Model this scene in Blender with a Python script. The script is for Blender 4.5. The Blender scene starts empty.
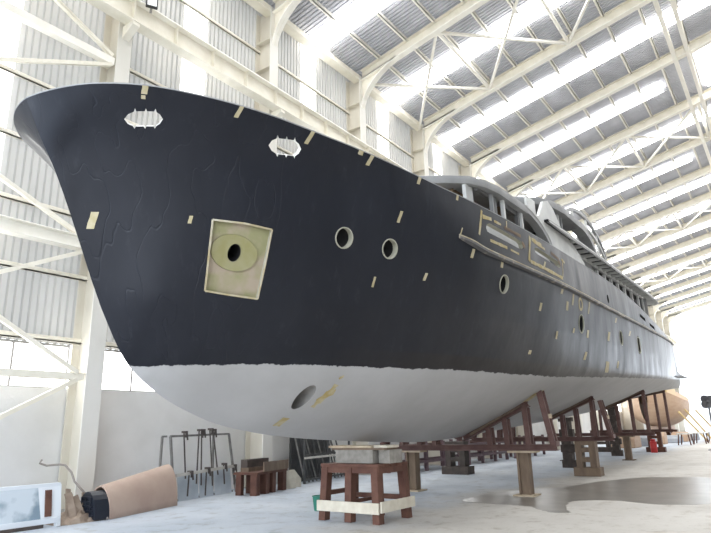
import bpy, bmesh, math, random
import numpy as np
from mathutils import Vector, Matrix
random.seed(7)
C = bpy.context.scene.collection
V3 = Vector
PI = math.pi

# ------------------------------------------------------------------ helpers
class MB:
    """collects shapes and links them as ONE mesh object"""
    def __init__(s): s.v = []; s.f = []; s.m = []
    def add(s, vs, fs, mi=0):
        o = len(s.v); s.v += [tuple(v) for v in vs]; s.f += [tuple(i+o for i in f) for f in fs]; s.m += [mi]*len(fs); return s
    def box(s, a, b, mi=0):
        (x0, y0, z0), (x1, y1, z1) = a, b
        x0, x1 = min(x0, x1), max(x0, x1); y0, y1 = min(y0, y1), max(y0, y1); z0, z1 = min(z0, z1), max(z0, z1)
        return s.add([(x0,y0,z0),(x1,y0,z0),(x1,y1,z0),(x0,y1,z0),(x0,y0,z1),(x1,y0,z1),(x1,y1,z1),(x0,y1,z1)],
                     [(0,3,2,1),(4,5,6,7),(0,1,5,4),(1,2,6,5),(2,3,7,6),(3,0,4,7)], mi)
    def bar(s, p, q, w, h, up=(0,0,1), mi=0):
        """rectangular bar from p to q, w wide (across up), h deep (along up)"""
        p = V3(p); q = V3(q); d = (q-p).normalized(); u = V3(up)
        if abs(d.dot(u)) > .98: u = V3((1,0,0))
        r = d.cross(u).normalized(); u = r.cross(d).normalized()
        vs = []
        for c in (p, q):
            for a, b in ((-1,-1),(1,-1),(1,1),(-1,1)): vs.append(c+r*(a*w/2)+u*(b*h/2))
        return s.add(vs, [(0,1,2,3),(7,6,5,4),(0,4,5,1),(1,5,6,2),(2,6,7,3),(3,7,4,0)], mi)
    def chan(s, p, q, w, h, t=.02, up=(0,0,1)):
        """an I section: web and two flanges"""
        p = V3(p); q = V3(q); d = (q-p).normalized(); u = V3(up)
        if abs(d.dot(u)) > .98: u = V3((1,0,0))
        r = d.cross(u).normalized(); u = r.cross(d).normalized()
        s.bar(p, q, t, h-2*t, u)
        for k in (-1, 1): s.bar(p+u*k*(h/2-t/2), q+u*k*(h/2-t/2), w, t, u)
        return s
    def tube(s, pts, r, n=8, mi=0, close=False):
        pts = [V3(p) for p in pts]; rs = r if isinstance(r, (list, tuple)) else [r]*len(pts)
        o = len(s.v); prev = None; N = len(pts)
        for i, p in enumerate(pts):
            d = (pts[min(i+1, N-1)]-pts[max(i-1, 0)]).normalized()
            if prev is None:
                a = V3((0,0,1)) if abs(d.z) < .9 else V3((1,0,0)); u = d.cross(a).normalized()
            else: u = (prev-d*prev.dot(d)).normalized()
            prev = u; w = d.cross(u)
            for k in range(n):
                t = 2*PI*k/n; s.v.append(tuple(p+(u*math.cos(t)+w*math.sin(t))*rs[i]))
        for i in range(N-1):
            for k in range(n):
                a, b = o+i*n+k, o+i*n+(k+1) % n; s.f.append((a, b, b+n, a+n)); s.m.append(mi)
        s.f.append(tuple(o+k for k in range(n-1, -1, -1))); s.m.append(mi)
        s.f.append(tuple(o+(N-1)*n+k for k in range(n))); s.m.append(mi)
        return s
    def prism(s, poly, off, mi=0):
        """polygon (list of points) extruded by vector off"""
        n = len(poly); off = V3(off); a = [V3(p) for p in poly]
        return s.add(a+[p+off for p in a], [tuple(range(n-1, -1, -1)), tuple(range(n, 2*n))]+[(i, (i+1) % n, n+(i+1) % n, n+i) for i in range(n)], mi)
    def grid(s, rows, mi=0, flip=False):
        o = len(s.v); n = len(rows[0])
        for r in rows: s.v += [tuple(p) for p in r]
        for i in range(len(rows)-1):
            for j in range(n-1):
                a = o+i*n+j; q = (a, a+1, a+n+1, a+n); s.f.append(q[::-1] if flip else q); s.m.append(mi)
        return s
    def band(s, path, ta, tb, mi=0):
        """closed strip: path points, swept between offsets ta and tb (functions of index -> vector)"""
        rows = []
        for i, p in enumerate(path):
            p = V3(p); a = V3(ta(i)); b = V3(tb(i)); rows.append([p, p+a, p+a+b, p+b, p])
        s.grid(rows, mi); n = len(s.v)
        s.f.append((n-5*len(rows), n-5*len(rows)+1, n-5*len(rows)+2, n-5*len(rows)+3)); s.m.append(mi)
        s.f.append((n-2, n-3, n-4, n-5)); s.m.append(mi)
        return s
    def build(s, name, mats, parent=None, smooth=None, bevel=0, fix=True):
        me = bpy.data.meshes.new(name); me.from_pydata(s.v, [], s.f)
        if not isinstance(mats, (list, tuple)): mats = [mats]
        for m in mats: me.materials.append(m)
        for p, i in zip(me.polygons, s.m): p.material_index = i
        bm = bmesh.new(); bm.from_mesh(me)
        if fix:
            bmesh.ops.remove_doubles(bm, verts=bm.verts, dist=1e-5)
            bmesh.ops.recalc_face_normals(bm, faces=bm.faces)
        bm.to_mesh(me); bm.free()
        if smooth:
            me.shade_smooth(); me.set_sharp_from_angle(angle=math.radians(smooth))
        o = bpy.data.objects.new(name, me); C.objects.link(o)
        if parent: o.parent = parent
        if bevel:
            b = o.modifiers.new('bevel', 'BEVEL'); b.width = bevel; b.segments = 2; b.limit_method = 'ANGLE'
        return o
def tag(o, label=None, cat=None, group=None, kind=None):
    if label: o['label'] = label
    if cat: o['category'] = cat
    if group: o['group'] = group
    if kind: o['kind'] = kind
    return o
def struct(o): o['kind'] = 'structure'; return o
def empty(name, loc, label, cat, group=None, rz=0):
    o = bpy.data.objects.new(name, None); C.objects.link(o); o.location = loc; o.rotation_euler = (0,0,rz); o.empty_display_size = .2
    return tag(o, label, cat, group)
ORD = ['first','second','third','fourth','fifth','sixth','seventh','eighth','ninth','tenth','eleventh','twelfth','thirteenth','fourteenth','fifteenth','sixteenth','seventeenth','eighteenth','nineteenth','twentieth','twenty-first','twenty-second']

# ------------------------------------------------------------------ materials
def mat(name, col, rough=.7, col2=None, scale=4, detail=5, contrast=(.35,.65), metal=0, bump=0, bscale=None, stretch=(1,1,1), spec=.5):
    m = bpy.data.materials.new(name); m.use_nodes = True; nt = m.node_tree; N = nt.nodes; L = nt.links
    b = N['Principled BSDF']; b.inputs['Base Color'].default_value = (*col, 1); b.inputs['Roughness'].default_value = rough
    b.inputs['Metallic'].default_value = metal; b.inputs['Specular IOR Level'].default_value = spec
    tc = N.new('ShaderNodeTexCoord'); mp = N.new('ShaderNodeMapping'); mp.inputs['Scale'].default_value = stretch
    L.new(tc.outputs['Object'], mp.inputs['Vector'])
    no = N.new('ShaderNodeTexNoise'); no.inputs['Scale'].default_value = scale; no.inputs['Detail'].default_value = detail
    L.new(mp.outputs['Vector'], no.inputs['Vector'])
    if col2:
        cr = N.new('ShaderNodeValToRGB'); e = cr.color_ramp.elements
        e[0].position, e[1].position = contrast; e[0].color = (*col, 1); e[1].color = (*col2, 1)
        L.new(no.outputs['Fac'], cr.inputs['Fac']); L.new(cr.outputs['Color'], b.inputs['Base Color'])
    if bump:
        n2 = N.new('ShaderNodeTexNoise'); n2.inputs['Scale'].default_value = bscale or scale*5; n2.inputs['Detail'].default_value = 6
        L.new(mp.outputs['Vector'], n2.inputs['Vector'])
        bp = N.new('ShaderNodeBump'); bp.inputs['Strength'].default_value = bump; bp.inputs['Distance'].default_value = .02
        L.new(n2.outputs['Fac'], bp.inputs['Height']); L.new(bp.outputs['Normal'], b.inputs['Normal'])
    return m
def sheet(name, col, trans, tcol=(.9,.9,.9)):
    """thin sheet that lets daylight through"""
    m = bpy.data.materials.new(name); m.use_nodes = True; nt = m.node_tree; N = nt.nodes; L = nt.links
    N.remove(N['Principled BSDF']); out = N['Material Output']
    d = N.new('ShaderNodeBsdfDiffuse'); t = N.new('ShaderNodeBsdfTranslucent'); x = N.new('ShaderNodeMixShader')
    tc = N.new('ShaderNodeTexCoord'); mp = N.new('ShaderNodeMapping'); mp.inputs['Scale'].default_value = (1,1,.25)
    no = N.new('ShaderNodeTexNoise'); no.inputs['Scale'].default_value = .9; no.inputs['Detail'].default_value = 6
    cr = N.new('ShaderNodeValToRGB'); e = cr.color_ramp.elements; e[0].position = .3; e[1].position = .7
    e[0].color = (*[c*.72 for c in col], 1); e[1].color = (*col, 1)
    L.new(tc.outputs['Object'], mp.inputs['Vector']); L.new(mp.outputs['Vector'], no.inputs['Vector']); L.new(no.outputs['Fac'], cr.inputs['Fac']); L.new(cr.outputs['Color'], d.inputs['Color'])
    t.inputs['Color'].default_value = (*tcol, 1); x.inputs['Fac'].default_value = trans
    L.new(d.outputs[0], x.inputs[1]); L.new(t.outputs[0], x.inputs[2]); L.new(x.outputs[0], out.inputs['Surface'])
    return m
def glow(name, col, strength):
    m = bpy.data.materials.new(name); m.use_nodes = True; nt = m.node_tree; N = nt.nodes; N.remove(N['Principled BSDF'])
    e = N.new('ShaderNodeEmission'); e.inputs['Color'].default_value = (*col, 1); e.inputs['Strength'].default_value = strength
    nt.links.new(e.outputs[0], N['Material Output'].inputs['Surface']); return m
# the yacht's own frame: aft, athwart, up
E1 = (0.998029, 0.038246, 0.049759)
E2 = (-0.038294, 0.999267, 0.000000)
E3 = (-0.049723, -0.001905, 0.998761)
B0 = V3((9.600000, 6.750000, 1.360000))
# hull lines
def pchip(xs, ys):
    xs = np.array(xs, float); ys = np.array(ys, float); h = np.diff(xs); d = np.diff(ys)/h; n = len(xs)
    m = np.zeros(n)
    for i in range(1, n-1):
        if d[i-1]*d[i] > 0:
            w1 = 2*h[i]+h[i-1]; w2 = h[i]+2*h[i-1]; m[i] = (w1+w2)/(w1/d[i-1]+w2/d[i])
    m[0] = d[0]; m[-1] = d[-1]
    def f(x):
        x = min(max(x, xs[0]), xs[-1]); i = min(max(int(np.searchsorted(xs, x))-1, 0), n-2)
        t = (x-xs[i])/h[i]
        return ((1+2*t)*(1-t)**2*ys[i]+t*(1-t)**2*h[i]*m[i]+t*t*(3-2*t)*ys[i+1]+t*t*(t-1)*h[i]*m[i+1])
    return f
KEEL = pchip(*zip((-6.6,4.25),(-6.49,4.01),(-6.39,3.81),(-6.25,3.57),(-6.1,3.26),(-5.85,2.68),(-5.63,2.16),(-5.48,1.85),(-5.28,1.49),(-5.11,1.27),(-4.81,1.03),(-4.49,.84),(-4.15,.69),(-3.78,.55),(-3.21,.41),(-2.56,.29),(-1.83,.19),(-.53,.05),(.87,-.08),(2.86,-.22),(4.5,-.25),(12,-.25),(20,-.2),(25,0),(28,.25),(31,.42),(33,.5)))
SHEER = pchip(*zip((-6.6,4.25),(-6.3,4.28),(-6,4.28),(-5,4.26),(-4,4.21),(-3,4.18),(-2,4.12),(-1,4.05),(0,4.0),(4,3.96),(9,3.98),(12,3.95),(16,3.78),(20,3.55),(24,3.32),(27,3.1),(28.2,3.02),(28.8,1.5),(33,1.3)))
LEV = [(.6, pchip(*zip((-3.9,0),(-3,.38),(-2,.7),(-1,.98),(0,1.22),(2,1.58),(5,1.8),(10,1.95),(20,2.0),(26,2.1),(29,2.25),(33,2.3)))),
 (1.2, pchip(*zip((-5.06,0),(-4.6,.33),(-4,.6),(-3,1.0),(-1.8,1.42),(-.5,1.85),(1.75,2.28),(4.5,2.62),(8,2.82),(14,2.95),(20,2.95),(26,2.8),(33,2.45)))),
 (2.05, pchip(*zip((-5.58,0),(-5.2,.48),(-5,.62),(-4.5,.9),(-4,1.15),(-3,1.55),(-2,1.9),(-1,2.2),(0,2.45),(2,2.72),(4,2.88),(8,3.0),(14,3.04),(20,3.0),(26,2.86),(31,2.6)))),
 (3.1, pchip(*zip((-6.02,0),(-5.8,.24),(-5.5,.57),(-5,1.0),(-4.5,1.34),(-4,1.56),(-3,1.91),(-2,2.23),(-1,2.52),(0,2.74),(2,2.93),(4,3.02),(9,3.06),(20,3.02),(26,2.9),(31,2.7)))),
 (3.72, pchip(*zip((-6.34,0),(-6.2,.17),(-6,.42),(-5.8,.66),(-5.5,.94),(-5,1.3),(-4.5,1.57),(-4,1.77),(-3,2.06),(-2,2.37),(-1,2.62),(0,2.78),(2,2.93),(4,3.01),(9,3.05),(20,3.02),(31,3.0)))),]
BSHEER = pchip(*zip((-6.6,0),(-6.59,.10),(-6.545,.30),(-6.4,.65),(-6.19,.96),(-5.9,1.24),(-5.47,1.5),(-5,1.72),(-4.3,1.96),(-3.5,2.15),(-2.6,2.33),(-1.5,2.54),(0,2.79),(2,2.93),(4,3.0),(9,3.04),(20,2.97),(26,2.84),(31,2.68)))
def section(s):
    k = KEEL(s); hs = SHEER(s)
    low = [(k, 0.)]; up = []
    for h, f in LEV:
        if h > k+.04 and h < hs-.04:
            (up if h > 2.06 else low).append((h, max(f(s), .002)))
    top = (hs, BSHEER(s))
    if k >= 2.01:
        pts = low+up+[top]; g = pchip(*zip(*pts)); return k, hs, g
    chine = low[-1]
    g1 = pchip(*zip(*low)) if len(low) > 1 else (lambda h: 0.)
    g2 = pchip(*zip(*([chine]+up+[top])))
    return k, hs, (lambda h: g1(h) if h <= chine[0] else g2(h))
def HB(s, h):
    k, hs, g = section(s)
    if h <= k: return 0.
    return float(g(min(h, hs)))
M = dict(
 cladding = sheet('ribbed_cladding', (.53,.505,.46), .10, (.95,.95,.93)),
 roofing = sheet('roof_sheeting', (.56,.56,.595), .02),
 skylight = glow('skylight_sheet', (1,1,1), 7.6),
 skylight_far = glow('dimmed_skylight_sheet', (1,1,1), 3.0),  # unseen right slope skylights, dimmed so the near side of the hull stays dark
 wallglow = glow('translucent_wall_sheet', (1,1,.98), 3.2),
 window = glow('daylit_glazing', (1,1,1), 3.5),
 steel = mat('cream_steel', (.84,.80,.70), .55, (.75,.71,.60), 2.5, bump=.1),
 whitesteel = mat('white_steel', (.90,.88,.81), .5, (.84,.81,.73), 2),
 masonry = mat('painted_masonry', (.76,.75,.73), .85, (.66,.65,.62), .9, 8, (.4,.75), bump=.25, bscale=14),
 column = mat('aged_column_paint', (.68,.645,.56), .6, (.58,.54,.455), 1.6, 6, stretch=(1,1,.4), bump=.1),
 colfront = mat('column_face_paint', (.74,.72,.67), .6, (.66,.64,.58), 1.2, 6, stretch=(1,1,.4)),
 greysteel = mat('galvanised_frame', (.40,.39,.37), .5, (.26,.25,.24), 6),
)
SL = .2254; EV = 15.6; YW = 13.4; YR = -3.0; XN = -3.6; XF = 96.0
def rb(y): return EV+(13.3-y)*SL if y > YR else EV+(13.3-YR)*SL-(YR-y)*SL       # underside of the rafters
def rs(y): return rb(y)+.62                                                     # roof sheet
COLX = [2.3, 7.68, 13.27]+[18.64+5.37*k for k in range(15)]
BAYS = [(COLX[i], COLX[i+1]) for i in range(len(COLX)-1)]
BAYS = [(XN, COLX[0])]+BAYS
# floor
def floor_mat():
    m = mat('dusty_concrete', (.52,.5,.46), .8); nt = m.node_tree; N = nt.nodes; L = nt.links; b = N['Principled BSDF']
    tc = N.new('ShaderNodeTexCoord')
    def noise(s, d, sc=(1,1,1), rough=.6):
        mp = N.new('ShaderNodeMapping'); mp.inputs['Scale'].default_value = sc; L.new(tc.outputs['Object'], mp.inputs['Vector'])
        n = N.new('ShaderNodeTexNoise'); n.inputs['Scale'].default_value = s; n.inputs['Detail'].default_value = d; n.inputs['Roughness'].default_value = rough; L.new(mp.outputs['Vector'], n.inputs['Vector']); return n
    def ramp(n, p0, p1, c0, c1):
        r = N.new('ShaderNodeValToRGB'); e = r.color_ramp.elements; e[0].position = p0; e[1].position = p1; e[0].color = (*c0,1); e[1].color = (*c1,1); L.new(n.outputs['Fac'], r.inputs['Fac']); return r
    def mix(f, a, bb, mode='MIX', fac=None):
        x = N.new('ShaderNodeMix'); x.data_type = 'RGBA'; x.blend_type = mode
        if f is not None: L.new(f, x.inputs['Factor'])
        else: x.inputs['Factor'].default_value = fac
        L.new(a, x.inputs['A']); L.new(bb, x.inputs['B']); return x.outputs['Result']
    base = ramp(noise(.28, 6), .35, .68, (.44,.415,.375), (.56,.535,.49)).outputs['Color']
    blue = ramp(noise(.33, 5, (1,.8,1)), .3, .6, (.37,.42,.49), (.51,.555,.61)).outputs['Color']
    # bluish cast of the skylights painted into the floor between hull and wall
    sx = N.new('ShaderNodeSeparateXYZ'); L.new(tc.outputs['Object'], sx.inputs[0])
    mr = N.new('ShaderNodeMapRange'); mr.interpolation_type = 'SMOOTHSTEP'; mr.inputs['From Min'].default_value = 5.4; mr.inputs['From Max'].default_value = 7.6
    ad = N.new('ShaderNodeMath'); ad.operation = 'MULTIPLY_ADD'; ad.inputs[1].default_value = 3.0
    nn = noise(.5, 4); L.new(nn.outputs['Fac'], ad.inputs[0]); sb = N.new('ShaderNodeMath'); sb.operation = 'SUBTRACT'; L.new(sx.outputs['Y'], sb.inputs[0]); sb.inputs[1].default_value = 1.5; L.new(sb.outputs[0], ad.inputs[2])
    L.new(ad.outputs[0], mr.inputs['Value'])
    c = mix(mr.outputs[0], base, blue)
    spots = ramp(noise(2.4, 8, rough=.75), .53, .70, (1,1,1), (.66,.61,.55)).outputs['Color']
    c = mix(None, c, spots, 'MULTIPLY', 1.0)
    grit = ramp(noise(11, 5), .60, .74, (1,1,1), (.55,.51,.46)).outputs['Color']
    c = mix(None, c, grit, 'MULTIPLY', .6)
    L.new(c, b.inputs['Base Color'])
    bp = N.new('ShaderNodeBump'); bp.inputs['Strength'].default_value = .35; bp.inputs['Distance'].default_value = .02
    g = noise(6, 8, rough=.7); L.new(g.outputs['Fac'], bp.inputs['Height']); L.new(bp.outputs['Normal'], b.inputs['Normal'])
    rr = ramp(noise(.6, 4), .4, .65, (.55,.55,.55), (.85,.85,.85)); L.new(rr.outputs['Color'], b.inputs['Roughness'])
    return m
struct(MB().box((-30,-24,-.3), (150,YW+6,0)).build('floor', floor_mat()))
# masonry plinth of the left wall, with ribbed cladding above
wl = struct(MB().box((XN,YW,0), (XF,YW+.25,2.6)).build('wall_left', M['masonry']))
def ribs(x0, x1, pitch=.17, d=.09):
    out = []; x = x0
    while x < x1-1e-6:
        for f, o in ((0,0), (.64,0), (.7,1), (.94,1)):
            if x+f*pitch < x1: out.append((x+f*pitch, o*d))
        x += pitch
    out.append((x1, 0)); return out
cl = MB(); rf = MB()
SKW = .45
nwin = 0
def window(name_mb, m, parent=None):
    global nwin; nwin += 1
    return struct(name_mb.build('window_%d' % nwin, m))
for i, (a, b) in enumerate(BAYS):
    c = (a+b)/2
    spans = [(a, c-SKW), (c+SKW, b)] if i > 0 else [(a, b)]
    for p, q in spans:
        r = ribs(p, q); cl.grid([[(x, YW-.02+o, 3.58), (x, YW-.02+o, rs(YW))] if False else [(x, YW-.02+o, 3.58), (x, YW-.02+o, rs(13.4))] for x, o in r])
        for ya, yb in ((YW+.3, YR), (YR, -19.6)):
            rf.grid([[(x, ya, rs(ya)+o), (x, yb, rs(yb)+o)] for x, o in r])
    if i > 0:
        # the translucent strip in the middle of each bay: down the wall and up the roof
        window(MB().box((c-SKW, YW-.01, 3.58), (c+SKW, YW+.01, rs(13.4))), M['wallglow'])
        top = 2.9 if i % 2 == 0 and i > 3 else -2.4
        sk = MB(); sk.add([(c-SKW,YW,rb(YW)+.435),(c+SKW,YW,rb(YW)+.435),(c+SKW,top,rb(top)+.435),(c-SKW,top,rb(top)+.435)], [(0,1,2,3)])
        window(sk, M['skylight'])
        if top > 0: rf.grid([[(x, top, rs(top)+o), (x, YR, rs(YR)+o)] for x, o in ribs(c-SKW, c+SKW)])
        if top > 0: window(MB().add([(a+.5,1.0,rb(1.0)+.435),(b-.5,1.0,rb(1.0)+.435),(b-.5,-2.2,rb(-2.2)+.435),(a+.5,-2.2,rb(-2.2)+.435)], [(0,1,2,3)]), M['skylight'])
        s2 = MB(); s2.add([(c-SKW,YR,rb(YR)+.435),(c+SKW,YR,rb(YR)+.435),(c+SKW,-19.4,rb(-19.4)+.435),(c-SKW,-19.4,rb(-19.4)+.435)], [(0,1,2,3)])
        window(s2, M['skylight_far'])
    # window band over the plinth
    w = MB(); w.box((a+.2, YW+.09, 2.62), (b-.2, YW+.11, 3.56))
    wo = window(w, M['window'])
    fr = MB(); n = 4
    for k in range(n+1):
        x = a+.2+(b-a-.4)*k/n; fr.box((x-.02, YW+.05, 2.6), (x+.02, YW+.085, 3.58))
    for z in (2.6, 3.56): fr.box((a+.2, YW+.04, z-.025), (b-.2, YW+.085, z+.025))
    fr.build('window_frame', M['greysteel'], wo)
cl.build('cladding', M['cladding'], wl, fix=False)
struct(rf.build('ceiling', M['roofing'], fix=False))
wr = MB(); wr.grid([[(x, -19.5-o, 0), (x, -19.5-o, rs(-19.5))] for x, o in ribs(XN, XF, .5, .06)])
struct(wr.build('wall_right', mat('dull_cladding', (.30,.30,.29), .8), fix=False))
wn = MB()  # unseen near end wall, added with a wide opening to light the bow
for ya, yb, z0 in ((-19.5, -6.0, 0), (-6.0, 12.6, 9.0), (12.6, YW, 0)): wn.grid([[(XN+o, y, z0), (XN+o, y, rs(min(y, 13.3)))] for y, o in ribs(ya, yb, .5, .06)])
struct(wn.build('wall_front', M['cladding'], fix=False))
# gable over the open far doors
g = MB(); g.box((XF, YW, 9), (XF+.1, -19.5, 20)); g.box((XF, YW, 0), (XF+.1, 9.5, 9)); g.box((XF, -15, 0), (XF+.1, -19.5, 9))
struct(g.build('wall_back', sheet('gable_sheet', (.85,.85,.85), .6, (1,1,1))))

# columns: built-up I sections standing along the left wall
for i, x in enumerate(COLX):
    z1 = rb(13.0)+.3
    lab = 'cream steel wall column, %s from the near end of the hall' % ORD[i]
    if x == COLX[1]: lab = 'tall cream steel column beside the bow, with scrap heaped at its foot'
    if x == COLX[2]: lab = 'cream steel column rising from behind the dark steel rack to the roof'
    e = empty('steel_column', (x, 13.0, 0), lab, 'column', 'wall columns')
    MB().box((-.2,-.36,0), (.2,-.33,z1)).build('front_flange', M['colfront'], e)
    MB().box((-.2,.33,0), (.2,.36,z1)).build('back_flange', M['column'], e)
    MB().box((-.012,-.33,0), (.012,.33,z1)).build('web', M['column'], e)
    st = MB()
    for z in (2.9, 5.9, 8.4, 10.9, 13.6, 14.7): st.box((-.19,-.33,z), (.19,.33,z+.02))
    st.build('stiffener', M['column'], e)
    MB().box((-.3,-.42,0), (.3,.38,.03)).build('base_plate', M['greysteel'], e)
    MB().prism([(-.1,-.36,11.85), (-.1,-.8,11.85), (-.1,-.8,11.75), (-.1,-.36,11.5)], (.2,0,0)).build('crane_bracket', M['steel'], e)
# crane girder along the columns
e = empty('crane_girder', (0, 12.35, 11.85), 'long cream crane girder running along the left wall columns', 'girder')
cg = MB(); cg.box((XN,-.18,0), (XF,.18,.03)); cg.build('bottom_flange', M['steel'], e)
MB().box((XN,-.2,.62), (XF,.2,.66)).build('top_flange', M['whitesteel'], e)
MB().box((XN,-.01,.03), (XF,.01,.62)).build('web', M['steel'], e)
MB().box((XN,-.04,.66), (XF,.04,.74)).build('rail', M['steel'], e)
sf = MB(); x = XN+.5
while x < XF: sf.box((x-.01,-.15,.03), (x+.01,.15,.62)); x += 1.34
sf.build('web_stiffener', M['steel'], e)
# rafters
for i, x in enumerate(COLX):
    e = empty('roof_rafter', (x, 13.0, rb(13.0)), 'deep cream roof rafter, %s from the near end, rising from its wall column' % ORD[i], 'rafter', 'roof rafters')
    def sec(yy, dz): return (0, yy-13.0, rb(yy)+dz-rb(13.0))
    for side, (ya, yb) in (('l', (12.64, YR)), ('r', (YR, -19.4))):
        w = MB(); w.prism([sec(ya,0), sec(yb,0), sec(yb,.46), sec(ya,.46)], (.02,0,0)); w.build('web', M['steel'], e)
        f = MB(); f.bar(sec(ya,.01), sec(yb,.01), .28, .03); f.build('bottom_flange', M['whitesteel'], e)
        f = MB(); f.bar(sec(ya,.47), sec(yb,.47), .28, .03); f.build('top_flange', M['steel'], e)
    h = MB(); arc = [sec(12.64,-1.25)]
    for k in range(7):
        t = k/6; arc.append((0, 12.64-13.0-1.7*t**1.5, rb(12.64-1.7*t**1.5)-rb(13.0)-1.25*(1-t)**1.7))
    hh = MB(); hh.band([(q[0]-.14, q[1], q[2]) for q in arc], lambda i: (.28,0,0), lambda i: (0,.02,.03)); hh.build('haunch_flange', M['whitesteel'], e)
    h.prism([(0,q[1],q[2]) for q in arc]+[sec(10.94,.2), sec(12.64,.2)], (.02,0,0)); h.build('haunch_web', M['steel'], e)
# purlins
ys = []; y = 13.0
while y > -2.6: ys.append(y); y -= 1.3
for i, y in enumerate(ys):
    o = MB().box((XN, y-.05, 0), (XF, y-.02, .17)).box((XN, y-.05, 0), (XF, y+.06, .02)).build('roof_purlin', M['whitesteel'])
    o.location = (0, 0, rb(y)+.455); tag(o, 'white roof purlin running the length of the hall, %s up from the left eave' % ORD[i], 'purlin', 'roof purlins')
for k, y in enumerate((1.9, 1.35)):
    o = MB().chan((XN, y, 0), (XF, y, 0), .16, .3).build('roof_strut', M['whitesteel']); o.location = (0,0,rb(y)-.15)
    tag(o, 'white steel strut below the rafters, %s of a close pair by the roof middle' % ('left' if k == 0 else 'right'), 'strut', 'roof struts')
o = MB().box((XN,12.7,0), (XF,13.05,.02)).box((XN,12.68,0), (XF,12.7,.22)).build('eave_beam', M['steel']); o.location = (0,0,rb(12.9)+.1)
tag(o, 'cream eave beam where the left wall meets the roof', 'beam')
# wall girts
for i, z in enumerate((3.62, 5.12, 6.62, 8.1, 9.6, 11.15, 12.9, 14.4)):
    o = MB().box((XN, -.06, 0), (XF, .0, .03)).box((XN, -.06, 0), (XF, -.04, .12)).build('wall_girt', M['steel']); o.location = (0, 13.36, z)
    tag(o, 'thin cream wall girt behind the columns, %s up from the window band' % ORD[i], 'girt', 'wall girts')
# bracing of the bay left of the bow
o = MB().chan((2.5,0,0), (7.45,0,0), .3, .3).build('wall_strut', M['whitesteel']); o.location = (0,12.75,5.83)
tag(o, 'deep cream horizontal strut meeting the column left of the bow', 'strut')
o = MB().box((2.5,-.09,-.1), (7.45,.09,.1)).build('wall_strut', M['whitesteel']); o.location = (0,12.75,10.75)
tag(o, 'cream horizontal strut high on the left wall, above the bow', 'strut')
o = MB().box((2.5,-.07,-.075), (7.45,.07,.075)).build('wall_strut', M['steel']); o.location = (0,12.75,2.82)
tag(o, 'cream strut crossing in front of the left window band', 'strut')
for p, q, lab in (((7.4,10.9), (2.5,13.1), 'cream brace rising left from the high strut joint, top left of the hall'),
                  ((7.4,10.65), (2.5,8.3), 'cream brace falling left from the high strut joint behind the bow'),
                  ((7.0,6.02), (2.5,8.0), 'cream brace rising left from the deep strut beside the bow'),
                  ((7.2,5.66), (2.5,3.4), 'cream brace falling left below the deep strut'),
                  ((7.3,2.9), (2.5,5.6), 'cream brace rising left across the window band'),
                  ((7.3,2.75), (2.5,.2), 'cream brace falling left across the painted masonry')):
    o = MB().bar((p[0],0,p[1]), (q[0],0,q[1]), .09, .09).build('wall_brace', M['steel']); o.location = (0,12.7,0)
    tag(o, lab, 'brace', 'wall braces')
# cross bracing under the roof in alternate bays
for n, i in enumerate((3, 6, 9, 12)):
    a, b = COLX[i], COLX[i+1]
    for m, (yt, yb) in enumerate(((12.9, 9.1), (9.1, 5.4), (5.4, 1.6))):
        for d in (0, 1):
            p = V3((a+.1, yt, rb(yt)+.1)); q = V3((b-.1, yb, rb(yb)+.1))
            if d: p.y, q.y = yb, yt; p.z, q.z = rb(yb)+.1, rb(yt)+.1
            o = MB().bar(p-p, q-p, .1, .1).build('roof_brace', M['whitesteel']); o.location = p
            tag(o, 'white roof brace %s, %s panel up, in the %s braced bay' % (('leaning away from the eave','leaning towards the eave')[d], ORD[m], ORD[n]), 'brace', 'roof braces')
        o = MB().tube([(a+.1,0,0), (b-.1,0,0)], .08).build('roof_tie', M['whitesteel']); o.location = (0, yb, rb(yb)+.15)
        tag(o, 'white tube tie between rafters, %s up from the eave, in the %s braced bay' % (ORD[m], ORD[n]), 'tie', 'roof ties')
# floodlight on the girder
e = empty('floodlight', (7.95, 12.0, 12.5), 'small square black framed floodlight on the crane girder above the bow', 'floodlight')
MB().box((-.15,-.04,-.14), (.15,.05,.14)).build('housing', mat('black_casting', (.03,.03,.03), .5), e, bevel=.015)
MB().box((-.115,-.05,-.105), (.115,-.04,.105)).build('lens', mat('floodlight_lens', (.85,.87,.88), .15), e)
MB().bar((0,.05,-.1), (0,.2,-.15), .06, .06).build('bracket', M['greysteel'], e)
e.rotation_euler = (0,0,-.5)
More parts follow.
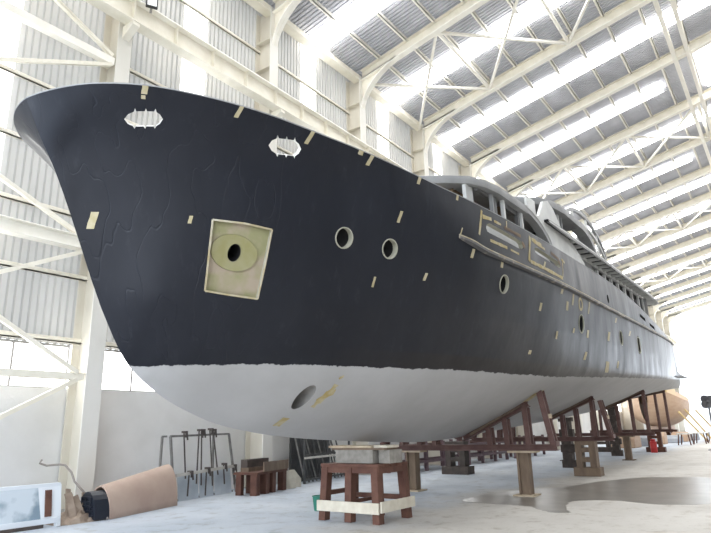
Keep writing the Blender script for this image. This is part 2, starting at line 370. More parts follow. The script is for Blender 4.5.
# ------------------------------------------------------------------ the yacht
def hull_mat():
    m = mat('hull_paint', (.02,.022,.027), .36); nt = m.node_tree; N = nt.nodes; L = nt.links; b = N['Principled BSDF']
    b.inputs['Specular IOR Level'].default_value = .3
    tc = N.new('ShaderNodeTexCoord'); sx = N.new('ShaderNodeSeparateXYZ'); L.new(tc.outputs['Object'], sx.inputs[0])
    def math_(op, a, bb):
        n = N.new('ShaderNodeMath'); n.operation = op
        for k, v in enumerate((a, bb)):
            if isinstance(v, (int, float)): n.inputs[k].default_value = v
            else: L.new(v, n.inputs[k])
        return n.outputs[0]
    def noise(s, d=4, sc=(1,1,1), rough=.6):
        mp = N.new('ShaderNodeMapping'); mp.inputs['Scale'].default_value = sc; L.new(tc.outputs['Object'], mp.inputs['Vector'])
        n = N.new('ShaderNodeTexNoise'); n.inputs['Scale'].default_value = s; n.inputs['Detail'].default_value = d; n.inputs['Roughness'].default_value = rough; L.new(mp.outputs['Vector'], n.inputs['Vector']); return n.outputs['Fac']
    def mr(v, a, bb, c, d):
        n = N.new('ShaderNodeMapRange'); L.new(v, n.inputs['Value'])
        for k, x in zip(('From Min','From Max','To Min','To Max'), (a,bb,c,d)): n.inputs[k].default_value = x
        return n.outputs['Result']
    def mix(f, a, bb):
        x = N.new('ShaderNodeMix'); x.data_type = 'RGBA'
        if isinstance(f, (int, float)): x.inputs['Factor'].default_value = f
        else: L.new(f, x.inputs['Factor'])
        for k, v in (('A', a), ('B', bb)):
            if isinstance(v, tuple): x.inputs[k].default_value = (*v, 1)
            else: L.new(v, x.inputs[k])
        return x.outputs['Result']
    thr = mr(sx.outputs['X'], -3.2, 4.0, 1.28, 1.07)
    edge = math_('MULTIPLY', math_('SUBTRACT', noise(3.2, 8, (1,1,1), .75), .5), .14)
    hh = math_('SUBTRACT', sx.outputs['Z'], math_('ADD', thr, edge))      # height above the ragged paint edge
    top = mr(hh, -.004, .004, 0, 1)
    strip = math_('MULTIPLY', mr(math_('SUBTRACT', sx.outputs['Z'], thr), .22, .26, 1, 0), mr(sx.outputs['X'], -3, 0, 0, 1))
    black = mix(mr(noise(1.1, 6, (1,1,.35)), .35, .7, 0, 1), (.0075,.0095,.016), (.013,.0155,.0235))
    dust = mr(noise(2.2, 7, (3,3,.25), .7), .57, .8, 0, .16)
    black = mix(dust, black, (.10,.11,.13))
    black = mix(math_('MULTIPLY', strip, .75), black, (.017,.014,.014))
    # grey for haze and glare painted in towards the stern, with pale primer streaks
    stern_haze = math_('MULTIPLY', mr(sx.outputs['X'], 11, 24, 0, .6), mr(noise(1.0, 6, (1,1,.3), .7), .38, .6, .55, 1))
    black = mix(stern_haze, black, (.24,.25,.27))
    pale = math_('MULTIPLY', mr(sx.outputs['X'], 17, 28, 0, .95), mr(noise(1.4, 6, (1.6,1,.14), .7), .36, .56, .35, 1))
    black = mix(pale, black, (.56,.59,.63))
    grey = mix(mr(noise(.8, 6), .35, .68, 0, 1), (.375,.375,.38), (.43,.43,.44))
    c = mix(top, grey, black)
    L.new(c, b.inputs['Base Color'])
    ro = mr(noise(1.6, 5, (1,1,.3)), .3, .7, .34, .5)
    rmix = mr(top, 0, 1, .75, 0); L.new(math_('MAXIMUM', ro, rmix), b.inputs['Roughness'])
    # long vertical creases in the fairing film
    ridge = math_('ABSOLUTE', math_('SUBTRACT', noise(1.0, 1.5, (3.2,3.2,.06), .5), .5), 0)
    cr = mr(ridge, 0, .008, .65, 1)
    lim = math_('MULTIPLY', mr(sx.outputs['X'], -3.2, -4.2, 0, 1), top)
    h = math_('ADD', math_('MULTIPLY', math_('SUBTRACT', cr, 1), lim), math_('MULTIPLY', noise(1.3, 3), .9))
    bp = N.new('ShaderNodeBump'); bp.inputs['Strength'].default_value = .35; bp.inputs['Distance'].default_value = .03
    L.new(h, bp.inputs['Height']); L.new(bp.outputs['Normal'], b.inputs['Normal'])
    return m
P = dict(
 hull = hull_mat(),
 pad = mat('yellow_fibreglass_pad', (.25,.235,.10), .45, (.30,.285,.17), 4),
 tunnel = mat('bare_tunnel', (.16,.155,.15), .6, (.26,.25,.235), 5),
 frp = mat('raw_fibreglass', (.27,.265,.14), .45, (.36,.30,.23), 2.6, 5, (.42,.58), bump=.15),
 frppale = mat('pale_fibreglass', (.33,.33,.26), .6, (.40,.385,.32), 6),
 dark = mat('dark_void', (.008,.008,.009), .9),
 bulwark_in = mat('bulwark_inside', (.75,.75,.72), .7, (.62,.62,.6), 3),
 tape = mat('masking_tape', (.40,.345,.195), .7, (.48,.43,.30), 9),
 putty = mat('yellow_filler', (.38,.30,.12), .7, (.45,.40,.26), 7, 6, (.4,.6), bump=.4),
 puttypale = mat('pale_filler', (.50,.47,.38), .75, (.38,.31,.17), 5, 6, bump=.4),
 primer = mat('white_primer', (.66,.67,.66), .65, (.50,.51,.51), 1.6, 7, (.35,.7), bump=.15),
 greyp = mat('grey_primer', (.23,.235,.24), .6, (.32,.325,.33), 1.5, 6, bump=.15),
 greyd = mat('dark_grey_primer', (.12,.122,.125), .6, (.17,.172,.175), 2.5, 6),
 darkgrey = mat('bitumen_grey', (.012,.012,.013), .8, (.02,.02,.022), 3),
 brown = mat('bare_plywood', (.17,.11,.06), .75, (.10,.065,.04), 3, 5),
 rubr = mat('rub_rail_paint', (.10,.10,.105), .5, (.42,.38,.30), 3.2, 8, (.55,.68)),
 deck = mat('deck_primer', (.5,.5,.48), .8, (.4,.4,.38), 3),
)
boat = empty('motor_yacht', B0, 'large unfinished motor yacht with black topsides and grey bottom, propped on blocks', 'yacht')
boat.matrix_world = Matrix(((E1[0],E2[0],E3[0],B0[0]),(E1[1],E2[1],E3[1],B0[1]),(E1[2],E2[2],E3[2],B0[2]),(0,0,0,1)))
def W(s, b, h):                                   # a point of the yacht (aft, to its port side, up) in the hall
    return V3([B0[i]+s*E1[i]-b*E2[i]+h*E3[i] for i in range(3)])
def hp(s, h, off=0):                              # a point on the port topside, off metres outside the plating
    b = HB(s, h)
    if not off: return V3((s, -b, h))
    n = hn(s, h); return V3((s, -b, h))+n*off
def hn(s, h):
    e = .05
    p = V3((s, -HB(s, h), h)); a = V3((s+e, -HB(s+e, h), h))-V3((s-e, -HB(s-e, h), h)); u = V3((s, -HB(s, h+e), h+e))-V3((s, -HB(s, h-e), h-e))
    n = a.cross(u).normalized()
    return n if n.y < 0 else -n
ST = sorted(set([-6.6,-6.597,-6.59,-6.575,-6.555,-6.53,-6.5,-6.45]+list(np.round(np.arange(-6.4,-4,.08),3))+list(np.round(np.arange(-4,2,.15),3))+list(np.round(np.arange(2,28,.5),3))+[28,28.2,28.35,28.5,28.65,28.8,29.2]+list(np.round(np.arange(29.6,33.01,.4),3))))
NV = 46
def side(sg):
    rows = []
    for s in ST:
        k, hs, g = section(s); r = []
        for j in range(NV+1):
            t = j/NV; h = k+(hs-k)*t; r.append((s, sg*(0 if j == 0 else max(float(g(h)), 0)), h))
        rows.append(r)
    return rows
A, Bm = side(-1), side(1)
hm = MB(); hm.grid(A); hm.grid(Bm, flip=True)
hm.grid([[a[-1], b[-1]] for a, b in zip(A, Bm)])
n = len(ST); last = A[-1]+Bm[-1][::-1]; hm.add(last, [tuple(range(len(last)))])
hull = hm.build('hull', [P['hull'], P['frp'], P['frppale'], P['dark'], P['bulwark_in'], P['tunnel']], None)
# ---- what is cut out of it
well = MB(); wr_ = []
for s in ST:
    if s < -6.25 or s > 28: continue
    hs = SHEER(s); f = max(hs-1.0, KEEL(s)+.4); r = []
    for k in range(9):
        h = f+(hs+.3-f)*k/8; r.append((s, -max(HB(s, min(h, hs))-.1, .03), h))
    wr_.append(r+[(q[0], -q[1], q[2]) for q in r[::-1]])
well.grid([r+[r[0]] for r in wr_], 4)
o_ = len(wr_[0]); well.add(wr_[0], [tuple(range(o_))], 4); well.add(wr_[-1], [tuple(range(o_))], 4)
MATS5 = [P['hull'], P['frp'], P['frppale'], P['dark'], P['bulwark_in'], P['tunnel']]
cut1 = well.build('well_cut', MATS5)
cm = MB()
def cutter(pts, n, out, inn, ms, mc):
    n = V3(n); k = len(pts); a = [V3(p)+n*out for p in pts]; b = [V3(p)-n*inn for p in pts]
    cm.add(a+b, [(i, (i+1) % k, k+(i+1) % k, k+i) for i in range(k)], ms); o = len(cm.v)-2*k
    cm.f.append(tuple(o+i for i in range(k))); cm.m.append(mc); cm.f.append(tuple(o+k+i for i in range(k-1, -1, -1))); cm.m.append(mc)
def frame(s, h):
    n = hn(s, h); t = V3((1,0,0))-n*n.x; t.normalize(); u = n.cross(t); u = u if u.z > 0 else -u
    return hp(s, h), n, t, u
PORTS = [(-3.05,2.98,.155,0), (-2.22,2.93,.155,0), (.82,2.71,.18,0), (5.67,2.34,.24,0), (10.61,2.28,.24,0), (14.0,2.23,.30,1), (9.2,3.36,.13,0)]
for s, h, r, sq in PORTS:
    c, n, t, u = frame(s, h); pts = []
    for k in range(28):
        a = 2*PI*k/28; x, y = math.cos(a), math.sin(a)
        if sq: x = math.copysign(abs(x)**.5, x); y = math.copysign(abs(y)**.5, y)
        pts.append(c+t*r*x+u*r*y*(1.0 if not sq else 1.05))
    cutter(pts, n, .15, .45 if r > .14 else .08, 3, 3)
# fairleads through the bow bulwark
for s, h, ax, ay, bx, by in ((-5.77,4.005,.15,.012,-.045,.08), (-4.237,3.955,.215,.022,-.05,.105)):
    n = hn(s, h); pts = []
    for x, y in ((-1,0),(-.82,.5),(-.55,.75),(-.5,1.12),(-.42,.8),(0,.8),(.06,1.1),(.12,.8),(.5,.8),(.58,1.1),(.64,.72),(.84,.5),(1,0),(.84,-.5),(.62,-.8),(.56,-1.1),(.5,-.82),(.1,-.82),(.04,-1.1),(-.04,-.82),(-.44,-.82),(-.5,-1.1),(-.58,-.78),(-.84,-.5)):
        pts.append(hp(s+ax*x+bx*y, h+ay*x+by*y))
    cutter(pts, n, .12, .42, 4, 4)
# two long slots through the side bulwark
for q in ([(.12,3.64),(.16,3.71),(.26,3.75),(1.66,3.68),(1.78,3.64),(1.8,3.58),(1.7,3.52),(1.55,3.5),(.25,3.565),(.16,3.58)],
          [(2.42,3.64),(2.46,3.69),(2.56,3.71),(4.0,3.63),(4.12,3.58),(4.12,3.52),(4.02,3.49),(2.6,3.56),(2.46,3.585)]):
    c = q[0]; nn = hn(1.0 if c[0] < 2 else 3.2, 3.6); cutter([hp(*p) for p in q], nn, .2, .3, 2, 4)
for s in (16.0, 18.6):
    cutter([hp(s+x, SHEER(s)-.42+y) for x, y in ((-.7,0),(-.7,.14),(.7,.08),(.7,-.06))], hn(s, 3.2), .2, .3, 3, 3)
# anchor pocket and thruster tunnel
Q = [(-4.81,3.0),(-4.46,2.985),(-4.12,2.95),(-4.085,2.52),(-4.06,2.09),(-4.38,2.12),(-4.69,2.16),(-4.755,2.6)]
pn = hn(-4.44, 2.55); cutter([hp(*q) for q in Q], pn, .15, .07, 2, 1)
pc, pn2, pt, pu = frame(-4.47, 2.62)
cut2 = None
c, n, t, u = frame(-2.67, .83); yd = V3((0,-1,0))
cutter([V3((-2.67+.135*math.cos(2*PI*k/28), -HB(-2.67,.83), .83+.165*math.sin(2*PI*k/28))) for k in range(28)], yd, .3, .62, 5, 3)
cut2 = cm.build('hole_cut', MATS5)
cm = MB(); cutter([pc+pt*.085*math.cos(2*PI*k/24)+pu*.115*math.sin(2*PI*k/24) for k in range(24)], pn2, .1, .5, 3, 3)
cut3 = cm.build('pocket_cut', MATS5)
for k, cu in enumerate((cut1, cut2, cut3)):
    md = hull.modifiers.new('b%d' % k, 'BOOLEAN'); md.operation = 'DIFFERENCE'; md.solver = 'EXACT'; md.object = cu; md.material_mode = 'INDEX'
bpy.context.view_layer.update()
me = bpy.data.meshes.new_from_object(hull.evaluated_get(bpy.context.evaluated_depsgraph_get()))
hull.modifiers.clear(); hull.data = me; me.name = 'hull'
me.shade_smooth(); me.set_sharp_from_angle(angle=math.radians(32))
for cu in (cut1, cut2, cut3): bpy.data.objects.remove(cu)
hull.parent = boat
hull['label'] = 'black painted hull, grey below the waterline'
# ---- port rings
for s, h, r, sq in PORTS[:6]:
    c, n, t, u = frame(s, h); rows = []; dp = .085 if s < 0 else .05 if s < 2 else .02
    for k in range(29):
        a = 2*PI*k/28; x, y = math.cos(a), math.sin(a)
        if sq: x = math.copysign(abs(x)**.5, x); y = math.copysign(abs(y)**.5, y)
        d = t*x+u*y; ro, ri = r*.995, r*.9
        rows.append([c+d*ro+n*.012, c+d*ri+n*.012, c+d*ri-n*dp, c+d*ro-n*dp, c+d*ro+n*.012])
    MB().grid(rows).build('porthole_ring', P['frppale'], boat, 40)
# ---- pale rim along the anchor pocket
fr = MB()
for i in range(len(Q)):
    a, b = Q[i], Q[(i+1) % len(Q)]
    fr.bar(hp(*a, .004), hp(*b, .004), .022, .012, pn)
fr.build('pocket_rim', P['puttypale'], boat)
fp = [[pc-pn*.062+pt*a*math.cos(2*PI*k/32)+pu*b*math.sin(2*PI*k/32)+pn*c for a, b, c in ((.31,.235,-.01),(.305,.23,.008),(.09,.12,.008),(.09,.12,-.01))] for k in range(33)]
MB().grid(fp).build('pocket_pad', P['pad'], boat, 40)['label'] = 'oval yellow moulded pad around the hawse hole'
# ---- rub rail
RUB = pchip(*zip((-.75,3.34),(-.4,3.27),(0,3.2),(1,3.15),(2,3.12),(4,3.09),(10,3.03),(20,3.0),(28,2.98)))
rr = MB(); path = [(-.75+.12*k) for k in range(8)]+[.3+.4*k for k in range(70)]
path = [s for s in path if s <= 28]
rows = []
for i, s in enumerate(path):
    f = min(1, (s+.8)/.35); d = .075*f; p = hp(s, RUB(s)); o = V3((0,-1,0))
    rows.append([p+V3((0,.03,.045)), p+o*d+V3((0,0,.03)), p+o*d+V3((0,0,-.03)), p+V3((0,.03,-.05)), p+V3((0,.03,.045))])
rr.grid(rows); rr.add(rows[0][:4], [(0,1,2,3)]); rr.add(rows[-1][:4], [(3,2,1,0)])
rr.build('rub_rail', P['rubr'], boat)
rows = []
for i, s in enumerate(path):
    f = min(1, (s+.8)/.35); d = .075*f; p = hp(s, RUB(s))
    rows.append([p+V3((0,.02,.05)), p+V3((0,-d-.006,.03)), p+V3((0,-d-.006,.012)), p+V3((0,.02,.012)), p+V3((0,.02,.05))])
MB().grid(rows).build('rub_rail_cap', P['puttypale'], boat)['label'] = 'pale bare top edge of the rub rail'
# ---- capping rail (both sides meet at the stem)
cs = [s for s in ST if s <= 28]
for sg, nm in ((-1, 'cap_rail'), (1, 'cap_rail')):
    rows = []
    for s in cs:
        b, h = BSHEER(s), SHEER(s); bi = max(b-.11, 0)
        rows.append([(s, sg*(b+.003), h-.004), (s, sg*(b+.003), h+.01), (s, sg*bi, h+.01), (s, sg*bi, h-.004), (s, sg*(b+.003), h-.004)])
    MB().grid(rows).build(nm, P['greyp'], boat)
# ---- masking tape, filler lines and patches on the topside
TAPE = [(-5.81,3.05,-5.81,2.86,.06),(-5.02,3.03,-5.02,2.94,.035),(-5.9,4.2,-5.88,4.17,.035),(-2.10,3.51,-2.15,3.33,.055),(-2.38,2.51,-2.39,2.36,.04),(-1.39,2.66,-1.42,2.54,.06),
 (-.32,3.18,-.38,3.02,.08),(.69,3.10,.66,2.99,.10),(-.67,3.49,-.74,3.31,.03),(3.01,3.47,2.83,3.28,.1),(2.67,2.55,2.63,2.38,.12),(3.77,2.04,3.80,1.87,.11),(2.54,1.59,2.54,1.51,.13),(5.0,3.0,4.86,2.72,.13),(6.59,2.98,6.37,2.65,.11),
 (6.31,2.23,6.22,2.03,.18),(6.23,1.68,6.12,1.48,.2),(8.84,2.35,8.62,2.08,.25),(10.12,2.87,9.89,2.70,.2),(5.03,2.19,4.95,2.07,.13),(4.06,3.0,3.95,2.88,.15),(8.59,1.5,8.6,1.2,.4),(10.01,1.55,9.92,1.34,.2),(12.47,2.63,12.12,2.44,.25),
 (4.45,2.76,4.40,2.55,.16)]
for s, L_, w, sl in ((-5.93,.07,.05,.03),(-4.95,.12,.05,-.01),(-3.95,.16,.06,-.04),(-2.85,.15,.07,-.05),(-3.08,.06,.09,0),(-1.78,.12,.07,-.04),(-.78,.10,.06,-.03)):
    TAPE.append((s, SHEER(s)-.003, s+sl, SHEER(s)-L_, w))
for a, ha, b, hb, w in TAPE:
    rows = []
    for k in range(4):
        t = k/3; s, h = a+(b-a)*t, ha+(hb-ha)*t; j = (.03 if k % 2 else -.03)*w
        rows.append([hp(s-w/2+j, min(h, SHEER(s-w/2)-.002), .005), hp(s+w/2+j*.5, min(h, SHEER(s+w/2)-.002), .005)])
    MB().grid(rows).build('tape_strip', P['tape'], boat, fix=False)
MB().grid([[hp(5.62+.2*math.cos(2*PI*k/24), 2.82+.17*math.sin(2*PI*k/24), .006), hp(5.62+.11*math.cos(2*PI*k/24), 2.82+.10*math.sin(2*PI*k/24), .006)] for k in range(25)]).build('filler_ring', P['putty'], boat, fix=False)
def ribbon(pts, w, name, m, jit=.25):
    rows = []; rnd = random.Random(len(pts)*13+int(pts[0][0]*100))
    for (a, ha), (b, hb) in zip(pts, pts[1:]):
        N_ = max(2, int(abs(b-a)/.12)+int(abs(hb-ha)/.1))
        for k in range(N_+1):
            t = k/N_; s, h = a+(b-a)*t, ha+(hb-ha)*t; d = V3((b-a, hb-ha, 0)).normalized(); ww = w*(1+rnd.uniform(-jit, jit))
            rows.append([hp(s-d.y*ww/2, h+d.x*ww/2, .006), hp(s+d.y*ww/2, h-d.x*ww/2, .006)])
    return MB().grid(rows).build(name, m, boat, fix=False)
for pts, w in (([(-.15,3.46),(-.02,3.93)], .06), ([(2.02,3.32),(2.22,3.88)], .09), ([(4.22,3.30),(4.42,3.76)], .05), ([(2.1,3.33),(4.2,3.27)], .075), ([(2.3,3.84),(2.9,3.80)], .09), ([(.0,3.82),(.35,3.84)], .075), ([(.45,3.83),(.75,3.82)], .05), ([(.25,3.43),(.95,3.41)], .06), ([(1.1,3.4),(1.5,3.38)], .04), ([(1.0,3.82),(1.02,3.95)], .04), ([(2.45,3.8),(3.1,3.76)], .05), ([(4.3,3.74),(4.55,3.7)], .05)):
    ribbon(pts, w, 'filler_line', P['putty'])
for pts, w, m in (([(.9,3.80),(1.7,3.78)], .06, 'brown'), ([(1.72,3.66),(1.86,3.58)], .10, 'brown'), ([(3.5,3.76),(4.1,3.7)], .06, 'brown'), ([(4.0,3.66),(4.2,3.58)], .1, 'brown')):
    ribbon(pts, w, 'bare_edge', P[m])
for pts, w in (([(-2.27,1.0),(-2.30,.88),(-2.36,.76),(-2.38,.68)], .11), ([(-2.28,1.12),(-2.26,1.08)], .10), ([(-2.74,.50),(-2.60,.48)], .09), ([(-2.25,.93),(-2.22,.84)], .08)):
    ribbon(pts, w, 'filler_patch', P['putty'], .5)
ribbon([(4.5,.63),(4.85,.68)], .2, 'filler_patch', P['putty'], .4)
# ---- wheelhouse
def mirror(path): return [(s, -b) for s, b in path]+[(s, b) for s, b in path[::-1]]
def walls(path, h0, h1, name, m, parent, th=.05):
    rows = [[(s, y, h0), (s, y, h1)] for s, y in path]
    inn = [[(s+(th if abs(y) < 1 else .01), y*(1-th/max(abs(y), .3)), h0), (s+(th if abs(y) < 1 else .01), y*(1-th/max(abs(y), .3)), h1)] for s, y in path]
    rows = [[a[0], a[1], b[1], b[0], a[0]] for a, b in zip(rows, inn)]
    return MB().grid(rows).build(name, m, parent)
HP = [(-.4,0),(-.33,1.0),(-.13,1.6),(.12,2.0),(.47,2.33),(.95,2.49),(1.6,2.56),(6.2,2.55)]
wh = MB()
house = walls(mirror(HP[::-1])[::1] if False else [(s,-b) for s, b in HP[::-1]]+[(s,b) for s, b in HP[1:]], 2.95, 4.02, 'wheelhouse', P['primer'], boat)
EP = [(-.5,0),(-.42,1.1),(-.2,1.65),(.1,2.08),(.45,2.42),(.9,2.58),(1.5,2.65),(3.3,2.65)]
poly = [(s,-b) for s, b in EP[::-1]]+[(s,b) for s, b in EP[1:]]
MB().prism([(s, y, 4.67+.012*max(s,0)) for s, y in poly], (0,0,.03)).build('wheelhouse_roof_soffit', P['greyp'], boat)
rows = [[(s, y, 4.655+.012*max(s,0)), (s-.02, y*1.008, 4.73+.012*max(s,0)), (s, y*1.002, 4.80+.02*max(s,0)), (s+.12*(abs(y)<2.3), y*.95, 4.81+.02*max(s,0)), (s+.12*(abs(y)<2.3), y*.95, 4.655+.012*max(s,0)), (s, y, 4.655+.012*max(s,0))] for s, y in poly]
MB().grid(rows).build('wheelhouse_eave', P['greyp'], boat, 50)
MB().prism([(s, y*.97, 4.79+.02*max(s,0)) for s, y in poly], (0,0,.03)).build('wheelhouse_roof', P['primer'], boat)
MB().box((3.2,-2.47,4.7), (5.05,2.47,4.82)).build('wheelhouse_roof', P['greyp'], boat)
AR = [(3.2,4.865),(3.6,4.84),(4.0,4.77),(4.4,4.67),(4.75,4.53),(5.0,4.38),(5.18,4.18),(5.28,3.95),(5.32,3.6)]
def arch(path, b0, b1, th, name, m, sg=-1):
    pts = [V3((s, 0, h)) for s, h in path]; rows = []
    for i, p in enumerate(pts):
        d = (pts[min(i+1, len(pts)-1)]-pts[max(i-1, 0)]).normalized(); nn = V3((-d.z, 0, d.x)); nn = nn if (nn.z > 0 or nn.x > 0) else -nn
        q = p-nn*th
        rows.append([(p.x, sg*b0, p.z), (q.x, sg*b0, q.z), (q.x, sg*b1, q.z), (p.x, sg*b1, p.z), (p.x, sg*b0, p.z)])
    mb = MB().grid(rows); mb.add(rows[-1][:4], [(0,1,2,3)]); mb.add(rows[0][:4], [(3,2,1,0)])
    return mb.build(name, m, boat, 40)
for sg in (-1, 1): arch(AR, 2.66, 2.48, .15, 'wheelhouse_arch', P['greyp'], sg)
for sg in (-1, 1):
    rows = []
    for i, (s, h) in enumerate(AR): rows.append([(s+.02*(i > 5), sg*2.672, h+.012), (s+.02*(i > 5), sg*2.672, h-.03), (s, sg*2.64, h+.012)])
    rows = [[r[0], r[1], r[2], r[0]] for r in rows]; MB().grid(rows).build('arch_edge', P['primer'], boat)
# window posts and frames
def post(s0, s1, h0, h1, b, name, m, sg, th=.07, lean=0):
    return MB().prism([(s0, sg*b, h0), (s1, sg*b, h0), (s1+lean, sg*b, h1), (s0+lean, sg*b, h1)], (0, -sg*th, 0)).build(name, m, boat)
for sg in (-1, 1):
    post(.42, .76, 3.98, 4.68, 2.36, 'window_post', P['primer'], sg, .07)
    post(1.36, 1.44, 3.98, 4.68, 2.53, 'window_mullion', P['greyp'], sg); post(1.55, 1.68, 3.98, 4.68, 2.5, 'window_mullion', P['greyd'], sg); post(1.9, 1.99, 3.98, 4.7, 2.57, 'window_mullion', P['primer'], sg)
    post(3.1, 3.2, 3.98, 4.72, 2.56, 'window_mullion', P['primer'], sg); post(2.94, 3.06, 3.98, 4.72, 2.52, 'window_mullion', P['greyd'], sg)
    post(2.0, 2.95, 4.6, 4.7, 2.50, 'window_header', P['greyd'], sg); post(.8, 1.38, 4.62, 4.68, 2.46, 'window_header', P['greyd'], sg)
post(-.15, .6, 4.0, 4.64, 1.2, 'inner_bulkhead', P['brown'], -1, .05)
MB().box((.55,-2.05,3.0), (4.58,2.05,4.69)).build('inner_bulkhead', P['brown'], boat)
MB().box((2.3,-2.4,3.9), (2.35,-2.0,4.69)).build('inner_partition', P['brown'], boat)
# white side panel stepping up to the upper deck
for sg in (-1, 1):
    MB().prism([(5.2,sg*2.45,3.0),(9.75,sg*2.45,3.0),(9.6,sg*2.45,4.6),(8.6,sg*2.45,4.95),(7.3,sg*2.45,5.12),(6.5,sg*2.45,5.62),(6.0,sg*2.45,5.75),(5.55,sg*2.45,5.62),(5.0,sg*2.45,5.1),(4.2,sg*2.45,4.84),(4.75,sg*2.45,4.6),(5.05,sg*2.45,4.4),(5.22,sg*2.45,4.1)], (0,-sg*.08,0)).build('side_panel', P['primer'], boat)
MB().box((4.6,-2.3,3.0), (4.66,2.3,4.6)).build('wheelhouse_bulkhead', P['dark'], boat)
# deckhouse aft
def dh(s): return 4.93+.0145*(s-5.4)             # height of the upper deck underside
for sg in (-1, 1):
    y = sg*2.17; wb = MB()
    MB().prism([(8.0,y,2.95), (24.0,y,2.8), (24.0,y,4.0), (12.1,y,4.0), (12.1,y,dh(12)), (8.0,y,dh(8))], (0,-sg*.06,0)).build('deckhouse_side', P['greyp'], boat)
    MB().prism([(12.1,y,dh(12)-.04), (24,y,dh(24)-.06), (24,y,dh(24)), (12.1,y,dh(12))], (0,-sg*.06,0)).build('deckhouse_header', P['greyp'], boat)
    for s in (13.1,14.4,15.7,17.1,18.7,20.5,22.4,23.9):
        MB().prism([(s,y,3.98),(s+.22,y,3.98),(s+.08,y,dh(s)-.05),(s-.14,y,dh(s)-.05)], (0,-sg*.09,0)).build('deckhouse_mullion', P['primer'], boat)
    for s, h, r in ((8.95,4.62,.15), (10.4,4.58,.15)):
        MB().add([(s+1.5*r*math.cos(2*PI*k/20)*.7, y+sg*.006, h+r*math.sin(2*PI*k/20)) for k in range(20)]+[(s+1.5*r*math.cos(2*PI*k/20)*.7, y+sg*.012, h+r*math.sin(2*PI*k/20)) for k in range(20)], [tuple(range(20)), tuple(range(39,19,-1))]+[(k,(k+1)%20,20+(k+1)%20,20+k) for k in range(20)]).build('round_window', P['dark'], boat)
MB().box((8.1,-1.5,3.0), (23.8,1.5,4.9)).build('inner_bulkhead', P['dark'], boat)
MB().box((24.0,-2.3,2.7), (24.08,2.3,dh(24))).build('deckhouse_back', P['greyp'], boat)
# upper deck with its open ribbed overhang
DP = [(5.4,2.58),(7,2.62),(12,2.64),(20,2.62),(26,2.56),(27.3,2.46),(27.9,2.25),(28.0,1.8)]
for sg in (-1, 1):
    rows = [[(s, sg*b, dh(s)+(.07 if s < 6 else 0)), (s, sg*b, dh(s)+.1), (s, sg*(b-.05), dh(s)+.1), (s, sg*(b-.05), dh(s)+(.07 if s < 6 else 0)), (s, sg*b, dh(s)+(.07 if s < 6 else 0))] for s, b in DP]
    MB().grid(rows).build('upper_deck_edge', P['greyp'], boat)
    rows = [[(s, sg*(b+.005), dh(s)+.06), (s, sg*(b+.005), dh(s)+.105), (s, sg*(b-.05), dh(s)+.105)] for s, b in DP]
    MB().grid(rows).build('upper_deck_trim', P['primer'], boat)
    rows = [[(s, sg*(2.19 if s < 24 else 2.19-.12*(s-24)), dh(s)-.01), (s, sg*(2.19 if s < 24 else 2.19-.12*(s-24)), dh(s)+.09), (s, sg*(2.14 if s < 24 else 2.14-.12*(s-24)), dh(s)+.09), (s, sg*(2.14 if s < 24 else 2.14-.12*(s-24)), dh(s)-.01), (s, sg*(2.19 if s < 24 else 2.19-.12*(s-24)), dh(s)-.01)] for s in np.arange(7.4, 28.01, .4)]
    MB().grid(rows).build('upper_deck_stringer', P['primer'], boat)
    for k in range(24):
        s = 8.0+.84*k; b = 2.6 if s < 26 else 2.5
        MB().box((s, sg*(b-.02), dh(s)-.004), (s+.09, sg*(2.15 if s < 24 else 1.75), dh(s)+.09)).build('deck_rib', P['primer'], boat)
rows = [[(s, -b+.03, dh(s)+.09), (s, b-.03, dh(s)+.09), (s, b-.03, dh(s)+.15), (s, -b+.03, dh(s)+.15), (s, -b+.03, dh(s)+.09)] for s, b in DP]
mb = MB().grid(rows); mb.add(rows[0][:4], [(0,1,2,3)]); mb.add(rows[-1][:4], [(3,2,1,0)]); mb.build('upper_deck', P['darkgrey'], boat)
# skylounge on the upper deck
SP = [(5.55,0),(5.7,.8),(6.0,1.3),(6.5,1.68),(7.2,1.86),(8.5,1.95),(14,1.95)]
walls([(s,-b) for s, b in SP[::-1]]+[(s,b) for s, b in SP[1:]], 5.0, 5.72, 'skylounge', P['primer'], boat)
E2P = [(6.55,0),(6.65,.7),(6.9,1.1),(7.25,1.5),(7.6,1.82),(8.2,2.04),(9.2,2.15),(11.4,2.15)]
poly = [(s,-b) for s, b in E2P[::-1]]+[(s,b) for s, b in E2P[1:]]
MB().prism([(s, y, 6.22) for s, y in poly], (0,0,.03)).build('skylounge_soffit', P['greyp'], boat)
rows = [[(s, y, 6.20), (s-.02, y*1.01, 6.32), (s, y, 6.42), (s+.12*(abs(y)<1.7), y*.94, 6.44), (s+.12*(abs(y)<1.7), y*.94, 6.2), (s, y, 6.2)] for s, y in poly]
MB().grid(rows).build('skylounge_eave', P['greyp'], boat, 50)
MB().prism([(s, y*.96, 6.40) for s, y in poly], (0,0,.04)).build('skylounge_roof', P['primer'], boat)
AR2 = [(11.3,6.44),(11.8,6.42),(12.3,6.34),(12.8,6.19),(13.2,5.97),(13.5,5.7),(13.7,5.3),(13.75,5.05)]
for sg in (-1, 1): arch(AR2, 2.16, 1.8, .24, 'skylounge_arch', P['greyp'], sg)
for sg in (-1, 1):
    post(6.55, 7.35, 5.6, 6.24, 1.74, 'window_post', P['primer'], sg)
    post(9.1, 9.25, 5.7, 6.24, 1.93, 'window_mullion', P['primer'], sg); post(9.5, 9.6, 5.7, 6.24, 1.93, 'window_mullion', P['greyp'], sg)
    post(11.6, 13.6, 5.0, 5.8, 1.9, 'skylounge_quarter', P['greyp'], sg)
MB().box((7.2,-1.3,5.1), (12.8,1.3,6.2)).build('inner_bulkhead', P['greyd'], boat)
